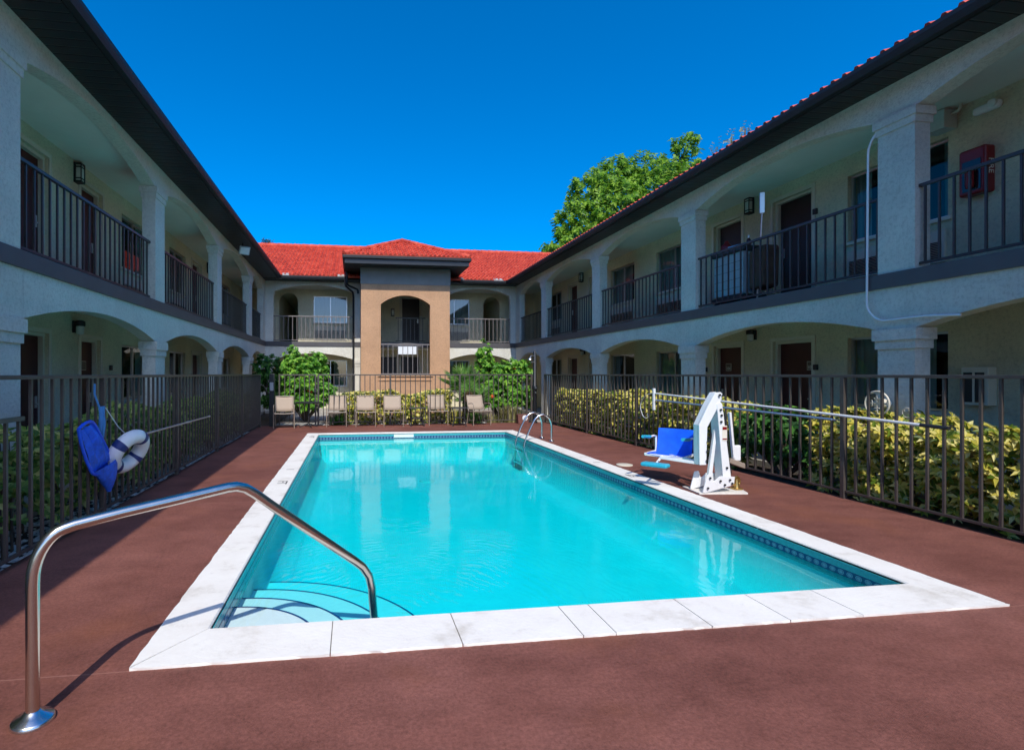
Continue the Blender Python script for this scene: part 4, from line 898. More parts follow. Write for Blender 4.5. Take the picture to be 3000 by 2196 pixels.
for x in (4.75, 4.865): MB().bar((x, 6.2, 1.0), (x+.06, 6.2, .40), .045, .03).build('actuator_rod', wp, lift, bevel=.006)
mb = MB(); z = .98; i = 0
while z > .2: mb.torus((4.79+.0105*i*.26, 6.19, z), (1, 0, 0) if i % 2 else (0, 1, 0), .013, .0045, 10, 5); z -= .024; i += 1
mb.build('chain', M['black'], lift, smooth=True)
MB().box(4.91, 5.03, 6.19, 6.23, .36, .57).build('control_box', wp, lift, bevel=.025, seg=3)
MB().prism([(4.85, .41), (5.055, .335), (5.055, .268), (4.83, .35)], 'y', 6.15, 6.25).build('battery_tray', M['chair_metal'], lift, bevel=.006)
MB().torus((4.87, 6.08, .12), (.3, -1, 0), .06, .015, 20, 8).lathe((4.87, 6.08, .02), [(.05, 0), (.03, .06), (.025, .14)], 12).box(4.82, 4.92, 6.03, 6.13, .022, .045).build('crank_gear', M['brass'], lift, smooth=True)
mb = MB(); mb.box(4.60, 4.665, 5.986, 5.989, .66, .85); mb.build('warning_label', M['digit'], lift)
mb = MB(); mb.box(4.602, 4.66, 5.983, 5.9855, .80, .835); mb.box(4.602, 4.66, 5.983, 5.9855, .675, .69); mb.build('label_stripe', M['red'], lift)
# chair, turned towards the water
cz = Matrix.Translation((4.36, 6.72, 0)) @ Matrix.Rotation(math.radians(-52), 4, 'Z')   # local -y is the way the sitter faces
def CP(x, y, z): return tuple(cz @ Vector((x, y, z)))
def shell(pts, t, mt, name):
    """profile (y,z) swept across the chair width"""
    mb = MB(); w = .235; nx_ = 8
    for sgn in (0, 1):
        for i in range(nx_+1):
            x = -w+2*w*i/nx_; dip = .025*(1-(x/w)**2)
            for (y, z) in pts: mb.v.append(CP(x, y+(dip if z > .46 else 0)+(0 if not sgn else .012), z-(dip if z <= .46 else 0)-(0 if not sgn else .014)))
    m = len(pts)
    for sgn in (0, 1):
        for i in range(nx_):
            for k in range(m-1):
                q = sgn*(nx_+1)*m+i*m+k; mb.f.append((q, q+m, q+m+1, q+1))
    h = (nx_+1)*m
    for i in range(nx_):
        for k in (0, m-1): q = i*m+k; mb.f.append((q, q+m, q+m+h, q+h))
    for i in (0, nx_):
        for k in range(m-1): q = i*m+k; mb.f.append((q, q+1, q+1+h, q+h))
    return mb.build(name, mt, lift, smooth=True)
shell([(-.22, .40), (-.1, .405), (.05, .395), (.14, .385)], .02, M['blue_vinyl'], 'seat')
shell([(.15, .38), (.185, .47), (.205, .58), (.225, .68), (.235, .72)], .02, M['blue_vinyl'], 'backrest')
for x in (-.26, .26):
    MB().tube([CP(x, .20, .38), CP(x, .20, .60), CP(x, .12, .615), CP(x, -.02, .61)], .014, 8).build('arm_frame', wp, lift, smooth=True)
    MB().tube([CP(x, -.02, .61), CP(x, -.28, .635)], .022, 10).build('armrest', M['teal_pad'], lift, smooth=True)
MB().bar(CP(-.26, -.2, .385), CP(-.26, .2, .385), .03).bar(CP(.26, -.2, .385), CP(.26, .2, .385), .03).bar(CP(-.26, .19, .385), CP(.26, .19, .385), .03).bar(CP(-.26, -.2, .38), CP(.26, -.2, .38), .03).build('seat_frame', wp, lift, bevel=.004)
MB().bar((4.36, 6.05, .385), (4.36, 6.7, .37), .05, .03).bar((4.33, 6.1, .37), (4.05, 6.45, .39), .035).build('chair_mount', wp, lift, bevel=.004)
MB().tube(bend([CP(-.03, -.2, .38), CP(-.03, -.42, .30), CP(-.03, -.55, .285)], .05), .016, 8).build('leg_strut', wp, lift, smooth=True)
MB().obox(cz @ Matrix.Translation((0, -.53, .305)), .34, .15, .05).build('footrest', M['teal_pad'], lift, bevel=.022, seg=3)

# ------------------------------------------------------------------ poles hung on the right fence
bp_ = thing('brush_pole', 'long white telescopic pole with a pool brush, hung along the right fence', 'pole', (5.78, 9.4, 1.12))
MB().tube([(5.79, 9.4, 1.125), (5.79, 4.62, .975)], .016, 10).build('pole', M['white_paint'], bp_, smooth=True)
MB().tube([(5.79, 4.62, .975), (5.79, 4.36, .967)], .02, 10).build('grip', M['black'], bp_, smooth=True)
MB().box(5.755, 5.80, 9.385, 9.44, .80, 1.22).build('brush_head', M['white_plastic'], bp_, bevel=.01)
mb = MB(); mb.tube(bend([(5.79, 9.45, 1.13), (5.79, 9.75, 1.08), (5.79, 9.95, .85), (5.79, 9.8, .62), (5.79, 9.62, .63), (5.79, 9.66, .72)], .15), .006, 6); tag(mb.build('white_cord', M['white_plastic'], None, smooth=True), 'thin white cord looped beside the brush head on the right fence', 'cord')
hk = thing('hook_pole', 'shorter grey pole hung below the white brush pole on the right fence', 'pole', (5.79, 9.34, .99))
MB().tube([(5.79, 9.36, .995), (5.79, 5.62, .945)], .017, 10).build('pole', simple('blue_grey_tube', (.30, .42, .55), .35, metal=.5), hk, smooth=True); MB().tube([(5.79, 5.62, .945), (5.79, 5.57, .944)], .011, 8).build('tip', M['alum'], hk, smooth=True)

# ------------------------------------------------------------------ rescue gear on the left fence
sk = thing('leaf_skimmer', 'deep blue leaf skimmer net hanging on the left fence', 'pool net', (-2.47, 5.6, .7))
fx = -2.50
fr = [(fx, 5.20, .99), (fx, 5.30, 1.035), (fx, 5.44, 1.045), (fx, 5.51, 1.0), (fx, 5.64, .86), (fx, 5.80, .69), (fx, 5.83, .60), (fx+.05, 5.78, .55), (fx+.05, 5.60, .55), (fx+.03, 5.47, .52), (fx+.02, 5.41, .545), (fx, 5.33, .70), (fx, 5.24, .87)]
MB().tube(bend(fr+[fr[0]], .06, 3), .016, 8).build('frame', M['blue_plastic'], sk, smooth=True)
mb = MB(); n = 9   # panel with shallow folds, and the bag below it
Tl = [Vector((fx, 5.22, .98)), Vector((fx, 5.47, 1.03))]; Bl = [Vector((fx+.02, 5.43, .55)), Vector((fx+.02, 5.82, .62))]
g_ = []
for i in range(n+1):
    row = []
    for j in range(11):
        s_, t_ = i/n, j/10; p = (Tl[0]*(1-s_)+Tl[1]*s_)*(1-t_)+(Bl[0]*(1-s_)+Bl[1]*s_)*t_; p.x += .04*math.sin(s_*12.5)*math.sin(pi*min(1, t_+.15))+.035*math.sin(pi*s_)*math.sin(pi*t_); row.append(len(mb.v)); mb.v.append(tuple(p))
    g_.append(row)
for i in range(n):
    for j in range(10): mb.f.append((g_[i][j], g_[i+1][j], g_[i+1][j+1], g_[i][j+1]))
mb.build('net', M['blue_mesh'], sk, smooth=True)
mb = MB(); rows = []
for k, (cy_, w, z, dx) in enumerate(((5.66, .25, .60, .05), (5.70, .17, .50, .07), (5.725, .11, .42, .06), (5.735, .06, .36, .04), (5.735, .015, .30, .02))):
    row = []
    for j in range(13):
        a = pi*2*j/12; row.append(len(mb.v)); mb.v.append((fx+.03+dx*math.sin(a), cy_+w*math.cos(a), z+.04*math.cos(a)*(1-k/4)))
    rows.append(row)
for r0, r1 in zip(rows, rows[1:]):
    for j in range(12): mb.f.append((r0[j], r0[j+1], r1[j+1], r1[j]))
mb.build('net_bag', M['blue_mesh'], sk, smooth=True)
lr = thing('life_ring', 'white life ring with navy bands hanging beside the blue net on the left fence', 'life ring', (-2.4, 6.12, .66))
view = Vector((-2.4, 6.12, -.84)).normalized(); rgt = Vector((.99, .14, 0)); rgt = (rgt-view*rgt.dot(view)).normalized(); upv = rgt.cross(view)
nr = (view*.5-rgt*.70+upv*.52).normalized(); lc = (-2.40, 6.02, .665)
MB().torus(lc, nr, .185, .075, 48, 18).build('ring', simple('ring_foam', (.82, .82, .80), .5, var=.06, scale=9), lr, smooth=True)
for a in (.35, 1.9, 3.5, 5.1): MB().torus(lc, nr, .185, .0775, 6, 18, a, a+.32).build('band', M['navy'], lr, smooth=True)
MB().tube(bend([(-2.53, 5.8, 1.15), (-2.48, 5.98, .93), (-2.45, 6.06, .86)], .1), .005, 6).build('hang_line', M['white_plastic'], lr, smooth=True)
rp = thing('throw_rope', 'bundle of light blue rope tied to the left fence above the blue net', 'rope', (-2.54, 5.68, 1.3))
mb = MB()
for i in range(7):
    y0 = 5.66+.012*i; x0 = -2.53+.006*(i % 3); mb.tube(bend([(x0, y0, 1.17), (x0+.02, y0+.03*math.sin(i*2.1), 1.0), (x0, y0+.02+.02*math.sin(i), .8+.02*(i % 4)), (x0-.015, y0+.035, .95), (x0, y0+.02, 1.17)], .06, 3), .0085, 6)
mb.build('coil', M['rope'], rp, smooth=True); MB().tube([(-2.545, 5.60, 1.40), (-2.55, 5.61, 1.30), (-2.53, 5.66, 1.17)], .011, 6).build('knot', M['rope'], rp, smooth=True)
rpole = MB().tube([(-2.50, 6.35, .775), (-2.50, 9.62, .757)], .014, 10).tube([(-2.50, 8.35, .764), (-2.50, 8.5, .763)], .019, 10).tube([(-2.50, 9.56, .757), (-2.50, 9.63, .757)], .018, 10)
tag(rpole.build('rescue_pole', M['alum'], None, smooth=True), 'long pale aluminium pole along the left fence behind the life ring', 'pole')

# ------------------------------------------------------------------ patio furniture
def make_chair():
    r = thing('patio_chair', 'x', 'chair', (0, 0, 0), 0, 'tan sling patio chairs in a row by the far fence'); cm = M['chair_metal']
    for s in (-1, 1):
        MB().tube(bend([(s*.275, -.24, 0), (s*.275, -.25, .43), (s*.275, -.255, .62), (s*.275, -.12, .645), (s*.27, .16, .62)], .06), .0125, 8).build('front_leg', cm, r, smooth=True)
        MB().tube([(s*.235, .33, 0), (s*.245, .20, .40)], .0125, 8).build('rear_leg', cm, r, smooth=True)
        MB().tube(bend([(s*.245, -.25, .42), (s*.245, .20, .395), (s*.245, .33, .80), (s*.245, .345, .86)], .07), .0125, 8).build('side_rail', cm, r, smooth=True)
    MB().tube([(-.275, -.25, .415), (0, -.262, .405), (.275, -.25, .415)], .0125, 8).build('front_bar', cm, r, smooth=True)
    MB().tube([(-.245, .345, .858), (.245, .345, .858)], .0125, 8).build('top_bar', cm, r, smooth=True)
    mb = MB(); n = 8; prof = [(-.24, .425), (-.1, .40), (.05, .385), (.17, .395)]
    def sheet(prof, nm):
        mb = MB(); m = len(prof)
        for i in range(n+1):
            x = -.238+.476*i/n; sag = .018*(1-(x/.238)**2)
            for y, z in prof: mb.v.append((x, y+sag*.6, z-sag*.6))
        for i in range(n):
            for k in range(m-1): q = i*m+k; mb.f.append((q, q+m, q+m+1, q+1))
        o = mb.build(nm, M['sling'], r, smooth=True); sd = o.modifiers.new('thick', 'SOLIDIFY'); sd.thickness = .004; return o
    sheet(prof, 'seat_sling'); sheet([(.21, .445), (.245, .55), (.285, .68), (.325, .80), (.345, .862)], 'back_sling')
    return r
c0 = make_chair()
spots = [(-1.90, 14.98, .10, 'tan sling chair half in shade at the far left by the gate'), (-.455, 15.26, -.02, 'tan sling chair just right of the tall pedestal table'), (.36, 15.15, 0, 'tan sling chair third from the left, in front of the tan tower corner'),
         (1.15, 15.1, .0, 'tan sling chair left of the first low black table'), (2.48, 15.3, 0, 'tan sling chair between the two low black tables'), (3.68, 15.06, .18, 'tan sling chair at the right end below the withered plant')]
for i, (x, y, a, lb) in enumerate(spots):
    o = c0 if i == 0 else copy_tree(c0); o.location = (x, y, 0); o.rotation_euler[2] = a; o['label'] = lb
tt = thing('pedestal_table', 'tall dark round table on a slim pedestal between the first two chairs', 'table', (-1.24, 15.05, 0))
MB().lathe((-1.24, 15.05, .685), [(.365, 0), (.375, .01), (.375, .02), (.36, .026)], 30).build('table_top', M['black'], tt, smooth=True); MB().tube([(-1.24, 15.05, .1), (-1.24, 15.05, .686)], .022, 10).build('pedestal', M['black'], tt, smooth=True)
for k in range(4):
    a = k*pi/2+.4; MB().tube([(-1.24, 15.05, .12), (-1.24+.15*math.cos(a), 15.05+.15*math.sin(a), .05), (-1.24+.26*math.cos(a), 15.05+.26*math.sin(a), .012)], .012, 8).build('foot', M['black'], tt, smooth=True)
def low_table():
    r = thing('side_table', 'x', 'table', (0, 0, 0), 0, 'low black side tables by the far fence')
    MB().box(-.235, .235, -.22, .22, .505, .53).build('table_top', M['black'], r, bevel=.01)
    for sx in (-1, 1):
        for sy in (-1, 1): MB().tube(bend([(sx*.20, sy*.19, 0), (sx*.15, sy*.15, .20), (sx*.19, sy*.17, .506)], .06), .016, 8).build('leg', M['black'], r, smooth=True)
    MB().box(-.15, .15, -.14, .14, .225, .245).build('shelf', M['black'], r, bevel=.006); return r
t0 = low_table(); t0.location = (1.83, 15.02, 0); t0['label'] = 'low black side table between the fourth and fifth patio chairs'
t1 = copy_tree(t0); t1.location = (3.03, 14.92, 0); t1['label'] = 'low black side table left of the rightmost patio chair'

# ------------------------------------------------------------------ outdoor shower and small things at the far right
sh = thing('outdoor_shower', 'dark outdoor shower post in the far right corner of the deck', 'shower', (5.53, 15.42, 0))
MB().lathe((5.53, 15.42, 0), [(.09, 0), (.09, .03), (.062, .05), (.062, 1.02), (.075, 1.04), (.075, 1.14), (.052, 1.17), (.052, 2.16), (.03, 2.2)], 18).build('post', M['trim'], sh, smooth=True)
MB().tube(bend([(5.50, 15.40, 2.05), (5.40, 15.36, 2.06), (5.36, 15.35, 2.0)], .04), .016, 8).lathe((5.355, 15.35, 1.93), [(.07, 0), (.06, .03), (.02, .07)], 14).build('shower_head', M['alum'], sh, smooth=True)
MB().tube([(5.50, 15.40, 1.86), (5.38, 15.36, 1.86)], .022, 8).build('spout', M['alum'], sh, smooth=True)
mb = MB(); mb.lathe((5.53, 15.355, 1.07), [(.03, 0), (.03, .03), (.012, .06)], 12, (0, -1, 0)); mb.lathe((5.53, 15.36, .93), [(.025, 0), (.02, .05)], 12, (0, -1, 0)); mb.build('push_valve', M['alum'], sh, smooth=True)
pt = thing('clay_box', 'brown clay planter box with a round white disc on its front', 'planter', (5.08, 15.25, 0))
MB().prism([(4.93, .0), (5.24, .0), (5.26, .28), (4.91, .28)], 'y', 15.16, 15.36).build('box', M['terracotta'], pt, bevel=.012); MB().lathe((5.13, 15.158, .175), [(.085, 0), (.085, .012), (.06, .02)], 24, (0, -1, 0)).build('disc', M['white_plastic'], pt, smooth=True)
gd = MB().lathe((5.75, 15.9, -.06), [(.25, 0), (.24, .07), (.2, .1)], 14).build('stone', M['concrete'], None, smooth=True); tag(gd, 'pale flat stone at the foot of the shower post outside the fence', 'stone')

# ------------------------------------------------------------------ plants
def leaf(mb, p, d, up, L_, w, droop=.2, fold=.25):
    d = d.normalized(); s = d.cross(up)
    if s.length < 1e-3: s = d.orthogonal()
    s.normalize(); n = s.cross(d)
    mid = p+d*L_*.45; tip = p+d*L_-Vector((0, 0, droop*L_)); l = mid+s*w+n*fold*w; r = mid-s*w+n*fold*w
    i = len(mb.v); mb.v += [tuple(p), tuple(l), tuple(tip), tuple(r)]; mb.f += [(i, i+1, i+2), (i, i+2, i+3)]
def rdir(zmin=-1):
    while True:
        v = Vector((R.gauss(0, 1), R.gauss(0, 1), R.gauss(0, 1)))
        if v.length > .01:
            v.normalize()
            if v.z >= zmin: return v
def whorl(mb, c, axis, n, L_, w):
    axis = axis.normalized(); a = axis.orthogonal().normalized(); b = axis.cross(a); ph = R.uniform(0, 6.28)
    for k in range(n):
        t = ph+2*pi*k/n+R.uniform(-.2, .2); d = (a*math.cos(t)+b*math.sin(t))*.92+axis*R.uniform(.12, .5)
        l = L_*R.uniform(.75, 1.15); leaf(mb, c, d, axis, l, w*l/L_, R.uniform(.05, .3), .3)
def hedge(name, label, cat, x0, x1, y0, y1, z0, top, mt, dens=85, n=7, L_=.085, w=.02, stem=True, gaps=.0, bump=.12, flare=0, clump=0):
    root = thing(name, label, cat, ((x0+x1)/2, (y0+y1)/2, 0))
    mb = MB(); lx, ly = x1-x0, y1-y0
    def topz(x, y): return top + bump*(math.sin(y*2.3+x*3)*.5+math.sin(y*5.1+1)*.3+math.sin(x*4.7+y*1.3)*.3)
    area = lx*ly+2*(lx+ly)*(top-z0); cnt = int(area*dens)
    for i in range(cnt):
        q = R.random()*area
        if q < lx*ly: x, y = R.uniform(x0, x1), R.uniform(y0, y1); z = topz(x, y)-abs(R.gauss(0, .05)); nrm = Vector((0, 0, 1))
        else:
            u = R.random()*2*(lx+ly)
            if u < ly: x, y, nrm = x0, y0+u, Vector((-1, 0, .3))
            elif u < 2*ly: x, y, nrm = x1, y0+u-ly, Vector((1, 0, .3))
            elif u < 2*ly+lx: x, y, nrm = x0+u-2*ly, y0, Vector((0, -1, .3))
            else: x, y, nrm = x0+u-2*ly-lx, y1, Vector((0, 1, .3))
            t = topz(x, y); z = z0+(t-z0)*(R.random()**.75); k = abs(R.gauss(0, .06))+.03*math.sin(z*9+x*5+y*7); x -= nrm.x*k; y -= nrm.y*k
        x -= flare*(1-max(0, z)/top)*(1 if nrm.z < .9 else 0); x = max(x, 5.985) if x0 > 0 else x; x += (clump if x0 < 0 or x > 6.05 else 0)*math.sin(y*6.1+z*3.7)+(clump*.6 if x0 < 0 or x > 6.03 else 0)*math.sin(y*13.7-z*6)
        if math.sin(x*7.1+y*6.3)*math.sin(z*8.7+y*3.1) > 1-gaps: continue
        whorl(mb, Vector((x, y, z)), nrm*.45+rdir()*.5+Vector((-.15, -.62, .75)), n+R.choice((-1, 0, 0, 1)), L_*R.uniform(.8, 1.2), w)
    for i in range(int(cnt*.25)):
        x, y = R.uniform(x0+.05, x1-.05), R.uniform(y0+.05, y1-.05); whorl(mb, Vector((x, y, R.uniform(z0, topz(x, y)-.1))), rdir(0), n, L_, w)
    mb.build('foliage', mt, root)
    sb_ = MB()
    for i in range(int(max(6, (lx+ly)*7))):
        x, y = R.uniform(x0+.08, x1-.08), R.uniform(y0+.05, y1-.05); a = Vector((x, y, -.06)); b = Vector((x+R.uniform(-.15, .15), y+R.uniform(-.15, .15), topz(x, y)-.08)); sb_.tube([a, a.lerp(b, .5)+Vector((R.uniform(-.04, .04), R.uniform(-.04, .04), 0)), b], .009, 5, rs=[.013, .009, .004])
    sb_.build('stems', M['wood'], root); return root
def shrub(name, label, cat, blobs, mt, dens, L_, w, base, flowers=0, n=5):
    """blobs: (centre, radii); shoots carry leaves all along and at the tips"""
    root = thing(name, label, cat, base); mb = MB(); sb_ = MB(); fm = MB(); B = Vector(base)
    for c, rad in blobs:
        c = Vector(c); cnt = int(dens*(rad[0]*rad[1]*rad[2])**(2/3)*12)
        for i in range(cnt):
            d = rdir(-.6); k = R.uniform(.55, 1.08); p = c+Vector((d.x*rad[0], d.y*rad[1], d.z*rad[2]))*k
            ax = (d*.6+Vector((-.05, -.4, .65))+rdir()*.5).normalized()
            for j in range(R.choice((1, 2, 3))): whorl(mb, p-ax*(.05*j), ax, n, L_*R.uniform(.7, 1.2), w)
            if i % 9 == 0: sb_.tube([B+Vector((R.uniform(-.02, .02), R.uniform(-.02, .02), 0)), c.lerp(p, .3)-Vector((0, 0, .1)), p], .01, 5, rs=[.018, .01, .003])
            if flowers and R.random() < flowers and k > .85: whorl(fm, p+ax*.05, ax, 6, .09, .045)
    mb.build('foliage', mt, root); sb_.build('stems', M['wood'], root)
    if fm.v: fm.build('flowers', M['flower'], root)
    return root
hedge('yellow_hedge', 'bright yellow-green hedge behind the near end of the right fence', 'hedge', 6.12, 6.78, 2.6, 6.25, -.05, .93, M['lf_yellow'], dens=120, L_=.105, w=.022, flare=.10, clump=.05, gaps=.12)
hedge('yellow_hedge', 'bright yellow-green hedge behind the far end of the right fence, past the pool lift', 'hedge', 6.13, 6.76, 7.9, 15.2, -.05, 1.0, M['lf_yellow'], dens=80, L_=.10, w=.023, flare=.10, clump=.05, gaps=.12)
shrub('green_bush', 'dark green bush between the two yellow hedges behind the right fence', 'bush', [((6.35, 6.95, .62), (.33, .62, .45)), ((6.3, 6.6, .35), (.3, .45, .35)), ((6.35, 7.5, .5), (.3, .45, .45))], M['lf_deep'], 42, .11, .03, (6.35, 6.95, -.05))
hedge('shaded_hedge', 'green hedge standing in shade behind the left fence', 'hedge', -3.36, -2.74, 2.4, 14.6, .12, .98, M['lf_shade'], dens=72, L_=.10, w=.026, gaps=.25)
hedge('far_hedge', 'low yellow hedge in front of the tan tower behind the far fence', 'hedge', -.35, 3.05, 16.0, 16.7, -.05, .88, M['lf_yellow'], dens=100, L_=.10, w=.026)
shrub('hibiscus_bush', 'tall glossy hibiscus bush with orange flowers behind the gate', 'bush', [((-1.55, 17.1, 1.35), (.75, .6, .75)), ((-1.95, 17.2, 1.75), (.3, .35, .6)), ((-1.15, 17.1, 1.75), (.3, .3, .5)), ((-1.0, 17.0, .8), (.5, .45, .5)), ((-1.7, 16.9, .6), (.7, .5, .45))], M['lf_green'], 62, .12, .036, (-1.5, 17.1, -.05), .012)
shrub('dark_bush', 'dark shaded bush left of the hibiscus by the left wing', 'bush', [((-2.75, 18.2, 1.35), (.55, .55, .75)), ((-2.5, 18.0, .6), (.55, .5, .5)), ((-2.95, 17.9, 1.6), (.3, .3, .5))], M['lf_deep'], 30, .13, .04, (-2.7, 18.1, -.05))
shrub('hibiscus_bush', 'large hibiscus bush with red flowers behind the far right of the fence', 'bush', [((4.95, 17.2, 1.35), (.6, .55, .6)), ((4.42, 17.3, 1.9), (.28, .3, .75)), ((5.5, 17.1, 1.55), (.5, .45, .5)), ((5.35, 16.9, .7), (.6, .5, .6)), ((4.5, 17.0, .75), (.45, .45, .55))], M['lf_green'], 58, .12, .036, (4.9, 17.2, -.05), .014)
def fan_palm(name, label, base, n, L_, mt, h):
    root = thing(name, label, 'palm', base); mb = MB(); sb_ = MB(); B = Vector(base)
    for i in range(n):
        a = 2*pi*i/n*2.4+R.uniform(-.3, .3); el = R.uniform(.15, 1.35); d = Vector((math.cos(a)*math.cos(el), math.sin(a)*math.cos(el), math.sin(el)))
        p = B+Vector((0, 0, h))+d*R.uniform(.35, .6); sb_.tube([B+Vector((0, 0, h*.6)), p], .01, 5)
        s = d.cross(Vector((0, 0, 1))).normalized(); nrm = s.cross(d)
        for k in range(19):
            t = (k/18-.5)*3.6; dd = d*math.cos(t)+s*math.sin(t)+nrm*.1; leaf(mb, p, dd, nrm, L_*R.uniform(.85, 1.05)*(1-.12*abs(t)), .016, .12, .3)
    mb.build('fronds', mt, root); sb_.build('stalks', mt, root); MB().tube([B, B+Vector((0, 0, h))], .09, 10).build('trunk', M['wood'], root); return root
fan_palm('fan_palm', 'fan palm with fine bright fronds right of the tan tower', (3.75, 17.3, -.05), 26, .62, M['lf_palm'], .95)
fan_palm('fan_palm', 'low fan palm hanging over the far fence behind the right-hand chair', (3.7, 16.3, -.05), 13, .5, M['lf_palm'], .55)
def grass_clump(name, label, cat, base, n, L_, mt, spread=.25, w=.012):
    root = thing(name, label, cat, base); mb = MB(); B = Vector(base)
    for i in range(n):
        a = R.uniform(0, 2*pi); o = Vector((math.cos(a), math.sin(a), 0)); p0 = B+o*R.uniform(0, spread*.5); l = L_*R.uniform(.6, 1.1); lean = R.uniform(.15, .8)
        s = Vector((-o.y, o.x, 0))*w; p1 = p0+o*l*.25*lean+Vector((0, 0, l*.55)); p2 = p0+o*l*.75*lean+Vector((0, 0, l*(.95-.5*lean)))
        i0 = len(mb.v); mb.v += [tuple(p0+s), tuple(p0-s), tuple(p1-s*.8), tuple(p1+s*.8), tuple(p2)]; mb.f += [(i0, i0+1, i0+2, i0+3), (i0+3, i0+2, i0+4)]
    mb.build('blades', mt, root); return root
grass_clump('grass_clump', 'dark green grass tuft under the second patio chair behind the fence', 'grass', (-.45, 15.85, -.05), 160, .48, M['lf_deep'], .5)
grass_clump('grass_clump', 'striped grass tuft under the rightmost patio chair behind the fence', 'grass', (3.75, 15.9, -.05), 170, .5, M['lf_palm'], .5)
grass_clump('dry_grass', 'tall straw coloured grass left of the shower post', 'grass', (4.95, 15.95, -.05), 260, .75, M['lf_dry'], .7)
grass_clump('dry_grass', 'pale straw grass behind the fence between the right-hand chair and the clay planter', 'grass', (4.35, 15.9, -.05), 120, .42, M['lf_dry'], .5)
grass_clump('snake_plant', 'upright narrow snake plant behind the pool lift by the right fence', 'plant', (6.1, 7.75, -.05), 26, 1.15, M['lf_palm'], .22, .022)
grass_clump('withered_plant', 'withered brown plant behind the rightmost patio chair', 'plant', (3.55, 15.85, .65), 90, .45, M['lf_brown'], .3, .02)
grass_clump('strappy_plant', 'yellow-green strappy plant behind the fence between hedge and rightmost chair', 'plant', (3.15, 16.0, -.05), 130, .62, M['lf_yellow'], .45, .016)
def tree(name, label, base, h, blobs, mt, dens, L_, w):
    root = thing(name, label, 'tree', base); B = Vector(base); mb = MB(); lm = MB()
    MB().tube([B, B+Vector((.2, .1, h*.35)), B+Vector((-.1, .3, h*.6))], .4, 12, rs=[.5, .36, .26]).build('trunk', M['wood'], root, smooth=True)
    for c, rad in blobs:
        c = Vector(c); lm.tube([B+Vector((0, .2, h*.5)), B.lerp(c, .7)+Vector((0, 0, h*.12)), c], .1, 6, rs=[.2, .12, .04])
        for i in range(int(dens*rad*rad)):
            d = rdir(-.75); k = R.uniform(.45, 1.0)**.6*R.choice((1, 1, 1, 1.12)); p = c+Vector((d.x, d.y, d.z*.85))*rad*k
            ax = (d*.6+rdir()*.7+Vector((-.05, -.5, .6))).normalized(); lm.tube([c.lerp(p, .75), p], .01, 3) if i % 6 == 0 else None
            for j in range(3): whorl(mb, p-ax*(.16*j), ax, 4, L_*R.uniform(.7, 1.25), w)
    mb.build('crown', mt, root); lm.build('limbs', M['wood'], root); return root
bl = []
for (x, z, r) in ((12.0, 8.6, 1.3), (13.0, 10.2, 1.6), (14.4, 12.2, 1.7), (15.6, 11.0, 2.2), (16.2, 13.5, 1.7), (18.0, 14.2, 1.6), (18.2, 12.0, 2.3), (20.0, 13.6, 1.5), (19.6, 15.0, .9), (20.9, 13.4, 1.3), (14.2, 8.6, 1.9), (12.9, 7.2, 1.2), (17.0, 9.0, 2.4)):
    bl.append(((x, 30+R.uniform(-1.5, 1.5), z), r))
tree('leafy_tree', 'tall bright green tree rising behind the roof of the right wing', (18, 31, -.05), 12, bl, M['lf_tree'], 62, .26, .075)
tree('bare_tree', 'thin twiggy treetop just above the right roof edge, right of the green tree', (22.3, 28, -.05), 14, [((22.1, 28.0, 15.4), .7), ((21.3, 28.2, 14.6), .6), ((23.0, 28, 16.0), .5)], M['lf_dry'], 26, .12, .03)
tree('pine_tree', 'small dark treetop peeping over the red roof on the left', (-7.6, 46, -.05), 13, [((-7.3, 46, 12.4), .7), ((-7.9, 46, 12.0), .6), ((-7.2, 46, 11.6), .6)], M['lf_pine'], 50, .35, .03)
for (x, y, lb) in ((-2.7, 37.5, 'sunlit bush seen through the passage on the left of the far wing'), (6.2, 37.5, 'sunlit bush beyond the passage on the right of the far wing')):
    shrub('passage_bush', lb, 'bush', [((x, y, 2.6), (.9, .6, 1.6)), ((x, y, 1.0), (1.0, .6, 1.0))], M['lf_green'], 12, .2, .06, (x, y, -.05))
# white pebbles along the hedges (uncountable)
mb = MB()
def pebble(x, y, s):
    n = len(mb.v); a = R.uniform(0, 3); sx, sy, sz = s*R.uniform(.8, 1.3), s*R.uniform(.8, 1.3), s*R.uniform(.5, .8)
    pts = [(1, 0, 0), (0, 1, 0), (-1, 0, 0), (0, -1, 0)]; ca, sa = math.cos(a), math.sin(a)
    mb.v += [(x+(p[0]*ca-p[1]*sa)*sx, y+(p[0]*sa+p[1]*ca)*sy, -.058+sz*.5) for p in pts]+[(x, y, -.058+sz*1.1), (x, y, -.06)]
    mb.f.extend([(n, n+1, n+4), (n+1, n+2, n+4), (n+2, n+3, n+4), (n+3, n, n+4), (n+1, n, n+5), (n+2, n+1, n+5), (n+3, n+2, n+5), (n, n+3, n+5)])
for i in range(2600): pebble(R.uniform(-3.4, -2.68), R.uniform(2.5, 14.5), R.uniform(.02, .042))
for i in range(900): pebble(R.uniform(-2.4, 5.6), R.uniform(15.65, 16.3), R.uniform(.025, .05))
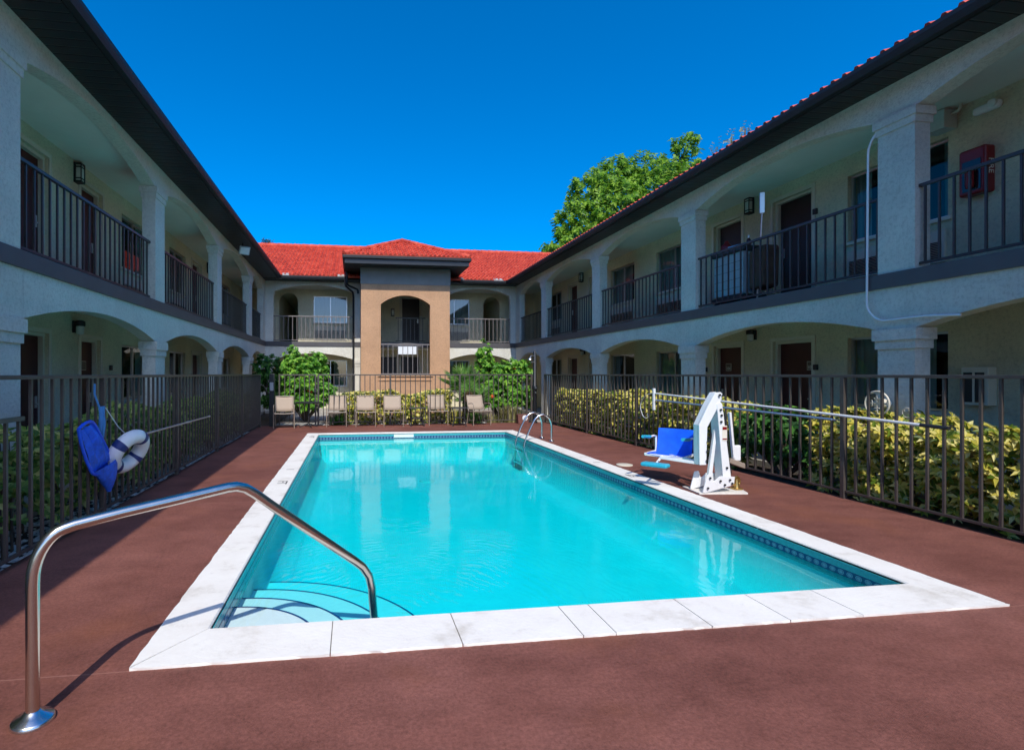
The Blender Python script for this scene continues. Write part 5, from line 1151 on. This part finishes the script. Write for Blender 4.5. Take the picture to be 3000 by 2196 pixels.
tag(mb.build('gravel', M['pebble']), 'white pebbles scattered under the hedges outside the fences', 'gravel', None, 'stuff')

# ------------------------------------------------------------------ light, sky, camera
SUN = Vector((.13, .92, -1.0)).normalized()
sl_ = D.lights.new('sun', 'SUN'); sl_.energy = 2.4; sl_.angle = math.radians(.53); sl_.color = (1, .95, .87)
so = D.objects.new('sun', sl_); C.objects.link(so); so.rotation_euler = SUN.to_track_quat('-Z', 'Y').to_euler(); so.location = (-3, -20, 25)
w = D.worlds.new('World'); bpy.context.scene.world = w; w.use_nodes = True
nt = w.node_tree; bg = nt.nodes['Background']; sky = nt.nodes.new('ShaderNodeTexSky'); sky.sky_type = 'NISHITA'; sky.sun_disc = False
sky.sun_elevation = math.radians(47.2); sky.sun_rotation = math.radians(180-8); sky.altitude = 0; sky.air_density = .8; sky.dust_density = 1.4; sky.ozone_density = 6.0
hs = nt.nodes.new('ShaderNodeHueSaturation'); hs.inputs['Saturation'].default_value = 1.5; hs.inputs['Value'].default_value = .92
nt.links.new(sky.outputs[0], hs.inputs['Color']); nt.links.new(hs.outputs[0], bg.inputs[0]); bg.inputs[1].default_value = .15
sc = bpy.context.scene
cam = D.cameras.new('camera'); co = D.objects.new('camera', cam); C.objects.link(co); sc.camera = co
cam.sensor_width = 36; cam.sensor_fit = 'HORIZONTAL'; cam.lens = 1530/3000*36; cam.shift_x = (1500-1248)/3000; cam.shift_y = -(1098-1095)/3000
cam.clip_start = .05; cam.clip_end = 2000
co.location = (0, 0, 1.5); co.rotation_euler = (pi/2, 0, -math.atan((1248-1034)/1530))
sc.view_settings.view_transform = 'Standard'; sc.view_settings.look = 'None'; sc.view_settings.exposure = .76; sc.view_settings.gamma = 1
cy_ = sc.cycles; cy_.use_denoising = True; cy_.max_bounces = 10; cy_.diffuse_bounces = 6; cy_.glossy_bounces = 5; cy_.transmission_bounces = 6; cy_.transparent_max_bounces = 12; cy_.volume_bounces = 0
cy_.caustics_reflective = False; cy_.caustics_refractive = False; cy_.use_adaptive_sampling = True; cy_.adaptive_threshold = .015
